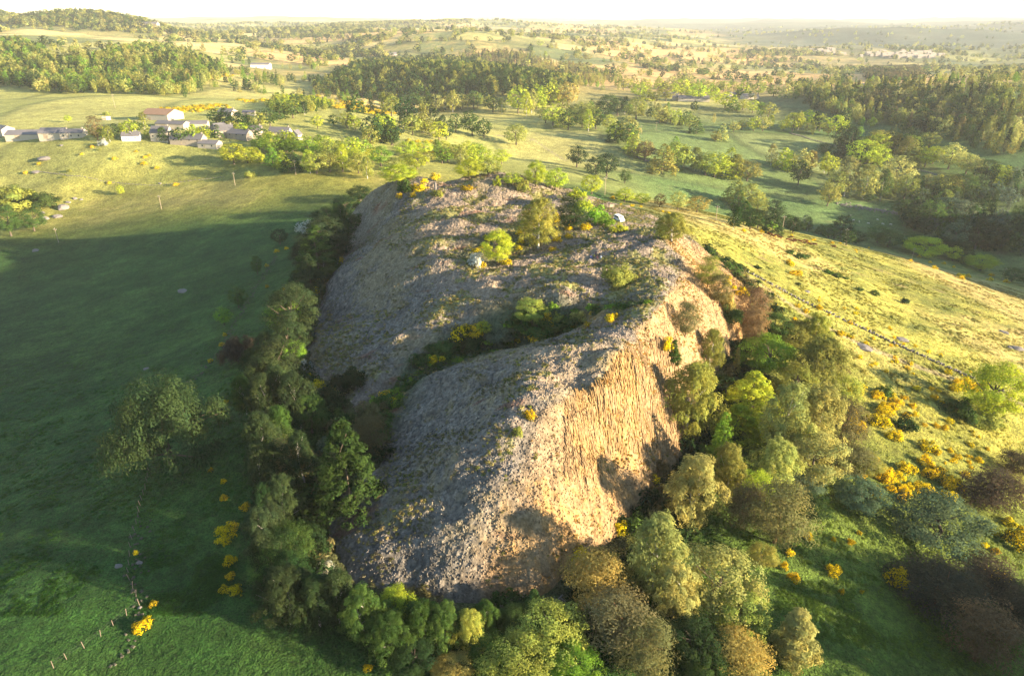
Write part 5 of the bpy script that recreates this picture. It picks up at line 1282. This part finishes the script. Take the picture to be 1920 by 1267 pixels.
CL = ['first from the west in the grazing herd, upper', 'just below the first', 'third from the west, slightly higher', 'fourth from the west, apart and lower', 'at the head of the dense middle cluster', 'upper one of the dense middle cluster', 'lying pale right in the dense middle cluster', 'ending the dense middle cluster', 'in the gap east of the cluster', 'lower one of the stacked pair', 'upper one of the stacked pair', 'second from the east end', 'at the east end of the herd', 'standing far apart to the east of the herd']
for (px, py), lb in zip([(1444,440),(1448,444),(1455,443),(1462,447),(1477,451),(1483,447),(1485,454),(1490,452),(1500,454),(1510,457),(1510,453),(1518,459),(1527,460),(1563,464)], CL):
    q = hit(px, py + 1); o = bpy.data.objects.new('cow', random.choice(CM)); S.collection.objects.link(o); o.location = (q[0], q[1], float(H(q[0], q[1])) + .0)
    o.rotation_euler = (0, R(8), R(random.choice([-20, 165, -30, 150]) + random.uniform(-15, 15))); o['label'] = 'russet brown cow ' + lb; o['category'] = 'cow'; o['group'] = 'cows grazing on the sunlit meadow'
M_sheep = mat_plain('fleece', (.6, .57, .5), .95)
SM = mesh('sheep', cow_mesh(1), M_sheep, True)
for i, (px, py) in enumerate([(1600,414),(1611,417),(1628,420),(1655,421),(1670,422),(1645,413),(1594,406)]):
    q = hit(px, py); o = bpy.data.objects.new('sheep', SM); S.collection.objects.link(o); o.location = (q[0], q[1], float(H(q[0], q[1]))); o.scale = (.8, 1.0, .8); o.rotation_euler = (0, 0, random.uniform(0, 6))
    o['label'] = 'white sheep in the shaded valley pasture, %s from the dark conical tree' % ORD[i]; o['category'] = 'sheep'; o['group'] = 'sheep in the valley pasture'

# people
def skinned(name, verts, edges, radii, mat, colf):
    me = bpy.data.meshes.new(name); me.from_pydata(verts, edges, []); o = bpy.data.objects.new(name, me); S.collection.objects.link(o)
    sk = o.modifiers.new('skin', 'SKIN'); o.modifiers.new('sub', 'SUBSURF').levels = 1
    for v, r_ in zip(me.skin_vertices[0].data, radii): v.radius = (r_, r_) if not isinstance(r_, tuple) else r_
    me.skin_vertices[0].data[0].use_root = True
    dg = bpy.context.evaluated_depsgraph_get(); m2 = bpy.data.meshes.new_from_object(o.evaluated_get(dg)); bpy.data.objects.remove(o)
    co = np.empty(len(m2.vertices) * 3, np.float32); m2.vertices.foreach_get('co', co); co = co.reshape(-1, 3)
    a = m2.color_attributes.new('tint', 'FLOAT_COLOR', 'POINT'); c = np.ones((len(co), 4), np.float32); c[:, :3] = colf(co); a.data.foreach_set('color', c.ravel())
    m2.materials.clear(); m2.materials.append(mat); m2.polygons.foreach_set('use_smooth', [True] * len(m2.polygons)); m2.name = name; return m2
M_person = mat_attr('clothing', 'tint', .8)
def person_mesh(pose, top, legs, hair):
    sit = pose == 'sit'; hz = .18 if sit else .93
    v = [(0, 0, hz), (0, 0, hz + .25), (0, 0, hz + .48), (0, 0, hz + .57), (0, .02, hz + .68), (0, .02, hz + .80)]
    rd = [(.15, .11), (.13, .10), (.17, .11), .055, .09, .075]; e = [(0, 1), (1, 2), (2, 3), (3, 4), (4, 5)]
    for s in (-1, 1):
        i = len(v)
        if sit: v += [(s * .1, .05, hz), (s * .14, .42, hz + .28), (s * .13, .62, -.0 + .06), (s * .13, .75, .05)]
        else: v += [(s * .09, 0, hz - .06), (s * .10, .02, .5), (s * .10, -.01, .08), (s * .11, .14, .04)]
        rd += [.095, .065, .05, .045]; e += [(0, i), (i, i + 1), (i + 1, i + 2), (i + 2, i + 3)]
        i = len(v)
        if sit: v += [(s * .2, 0, hz + .44), (s * .26, .12, hz + .2), (s * .16, .32, hz + .24), (s * .12, .38, hz + .26)]
        else: v += [(s * .2, 0, hz + .44), (s * .25, -.02, hz + .18), (s * .24, .06, hz - .06), (s * .24, .08, hz - .15)]
        rd += [.06, .048, .038, .036]; e += [(2, i), (i, i + 1), (i + 1, i + 2), (i + 2, i + 3)]
    def colf(c):
        z = c[:, 2]; out = np.empty((len(c), 3)); out[:] = legs
        tp = z > hz + .04
        if sit: tp &= (c[:, 1] < .2) | (z > hz + .12) & (np.abs(c[:, 0]) > .17)
        out[tp] = top; out[z > hz + .56] = (.45, .28, .2); out[(z > hz + .74) | ((z > hz + .64) & (c[:, 1] < -.01))] = hair; return out
    return skinned('person', v, e, rd, M_person, colf)
for px, py, pose, top, legs, rz, lab in [
 (1108,482,'sit',(.10,.14,.45),(.15,.18,.35),200,'person in blue sitting at the west side of the picnic party'),
 (1114,480,'sit',(.30,.28,.06),(.1,.1,.1),150,'person in mustard sitting next to the one in blue'),
 (1117,477,'stand',(.08,.03,.08),(.05,.05,.08),180,'dark dressed person standing behind the picnic party'),
 (1120,483,'sit',(.55,.20,.18),(.4,.15,.15),170,'person in coral pink sitting at the front of the picnic party'),
 (1124,478,'sit',(.04,.05,.08),(.05,.05,.05),190,'person in black sitting in the middle of the picnic party'),
 (1127,482,'sit',(.7,.7,.7),(.25,.3,.4),160,'person in white sitting at the east side of the picnic party'),
 (1135,474,'stand',(.03,.03,.04),(.04,.04,.06),190,'person in black standing a few steps behind the picnic party'),
 (1152,481,'stand',(.03,.03,.04),(.04,.04,.05),120,'person in black standing alone near the round olive bush'),
 (1240,433,'stand',(.08,.07,.09),(.06,.06,.1),-20,'person in dark clothes standing at the viewpoint edge'),
 (1245,436,'stand',(.6,.6,.6),(.3,.32,.4),10,'person in a white top standing at the viewpoint edge'),
 (1250,435,'sit',(.5,.35,.3),(.3,.25,.3),40,'person sitting on the rim beside the two at the viewpoint'),
 (823,357,'stand',(.15,.05,.1),(.05,.05,.08),60,'person in dark red standing beside the statue'),
 (827,359,'sit',(.35,.10,.15),(.1,.1,.15),120,'person in red sitting right of the statue')]:
    q = hit(px, py + 4 if pose == 'stand' else py + 2)
    o = bpy.data.objects.new('person', person_mesh(pose, top, legs, random.choice([(.05, .03, .02), (.12, .07, .03), (.02, .02, .02)]))); S.collection.objects.link(o)
    o.location = (q[0], q[1], float(H(q[0], q[1])) + .03); o.rotation_euler = (0, 0, R(rz)); o['label'] = lab; o['category'] = 'person'
# statue on its plinth at the far end of the plateau
q = hit(817, 360); o = thing('statue', q[0], q[1], 0, 'tall dark stone statue on a plinth at the far end of the plateau', 'statue')
link('plinth', mesh('plinth', [box(-1.1, 1.1, -1.1, 1.1, -.5, .35), box(-.7, .7, -.7, .7, .35, .9)], M_boulder), o)
link('figure', mesh('figure', [tube_path([(0, 0, .9), (0, 0, 1.6), (0, 0, 2.5), (0, 0, 3.1), (0, 0, 3.35), (0, 0, 3.5), (0, .02, 3.75), (0, .02, 3.9)], [.5, .42, .36, .42, .14, .13, .2, .1], 10), tube_path([(-.36, 0, 3.05), (-.45, .2, 2.5), (-.1, .42, 2.6)], [.13, .11, .08], 6), tube_path([(.36, 0, 3.05), (.45, .2, 2.5), (.1, .42, 2.6)], [.13, .11, .08], 6)], M_boulder, True), o)
# van parked on the saddle
def wheel(o, x, y):
    w = link('wheel', WHM, o); w.location = (x, y, .34)
WHM = mesh('wheel', [([(math.cos(k * .5236) * .34, s * .11, math.sin(k * .5236) * .34) for s in (-1, 1) for k in range(12)], [(k, (k + 1) % 12, 12 + (k + 1) % 12, 12 + k) for k in range(12)] + [tuple(range(12)), tuple(range(12, 24))[::-1]])], M_tyre)
q = hit(1161, 414); o = thing('parked_van', q[0], q[1], R(-68), 'white van parked on the grass of the saddle beside the track', 'van')
def prof(pts, w): 
    n = len(pts); v = [(x_, s * w, z_) for s in (-1, 1) for x_, z_ in pts]
    return v, [tuple(range(n))[::-1], tuple(range(n, 2 * n))] + [(k, (k + 1) % n, n + (k + 1) % n, n + k) for k in range(n)]
link('body', mesh('body', [prof([(-2.3, .3), (2.3, .3), (2.35, .9), (1.6, 1.15), (.9, 1.9), (-2.1, 1.95), (-2.35, 1.6)], .92)], M_white), o)
link('windscreen', mesh('windscreen', [([(1.53, -.8, 1.21), (1.53, .8, 1.21), (.95, .75, 1.86), (.95, -.75, 1.86)], [(0, 1, 2, 3)])], M_glass), o)
for s in (-1, 1): link('side_window', mesh('side_window', [([(1.2, s * .925, 1.2), (-1.9, s * .925, 1.2), (-1.9, s * .925, 1.75), (.85, s * .925, 1.75)], [(0, 1, 2, 3)])], M_glass), o)
for x_ in (-1.5, 1.5):
    for y_ in (-.85, .85): wheel(o, x_, y_)
# picnic table and info board above the van
q = hit(1176, 389); o = thing('picnic_table', q[0], q[1], .3, 'little wooden picnic table on the slope above the parked van', 'table')
link('table_top', mesh('table_top', [box(-1.0, 1.0, -.4, .4, .72, .78)], M_wood), o)
for s in (-.75, .75): link('bench', mesh('bench', [box(-1.0, 1.0, -.14, .14, .42, .47)], M_wood), o).location = (0, s, 0)
for s in (-.8, .8): link('leg', mesh('leg', [box(-.05, .05, -.8, .8, .36, .42), box(-.05, .05, -.3, -.2, 0, .72), box(-.05, .05, .2, .3, 0, .72)], M_wood), o).location = (s, 0, 0)
q = hit(1147, 392); o = thing('sign_board', q[0], q[1], .2, 'dark wooden board on posts at the start of the track', 'sign')
link('panel', mesh('panel', [box(-.9, .9, -.04, .04, .8, 1.8)], M_wood), o)
for s in (-.8, .8): link('post', mesh('post', [box(-.06, .06, -.1, -.045, 0, 1.9)], M_wood), o).location = (s, 0, 0)


# ------------------------------------------------------------------ haze: one closed box of thin air over the whole country
zlo = float(GZ.min()) - 1.5; zhi = max(float(GZ.max()) + 25, CAMZ + 12)
hx0, hx1, hy0, hy1 = gx[0] - 20, gx[-1] + 20, gy[0] - 20, gy[-1] + 20
hv = [(x, y, z) for z in (zlo, zhi) for y in (hy0, hy1) for x in (hx0, hx1)]
hme = bpy.data.meshes.new('haze'); hme.from_pydata(hv, [], [(0, 2, 3, 1), (4, 5, 7, 6), (0, 1, 5, 4), (2, 6, 7, 3), (0, 4, 6, 2), (1, 3, 7, 5)])
hm = bpy.data.materials.new('haze'); hm.use_nodes = True; hn = hm.node_tree.nodes; hn.remove(hn['Principled BSDF'])
pv = hn.new('ShaderNodeVolumePrincipled'); pv.inputs['Color'].default_value = (.95, .96, 1, 1); pv.inputs['Density'].default_value = HAZE; pv.inputs['Anisotropy'].default_value = 0.0
hm.node_tree.links.new(pv.outputs[0], hn['Material Output'].inputs['Volume'])
hm.cycles.homogeneous_volume = True if hasattr(hm.cycles, 'homogeneous_volume') else True
hme.materials.append(hm); link('haze', hme, kind='stuff')
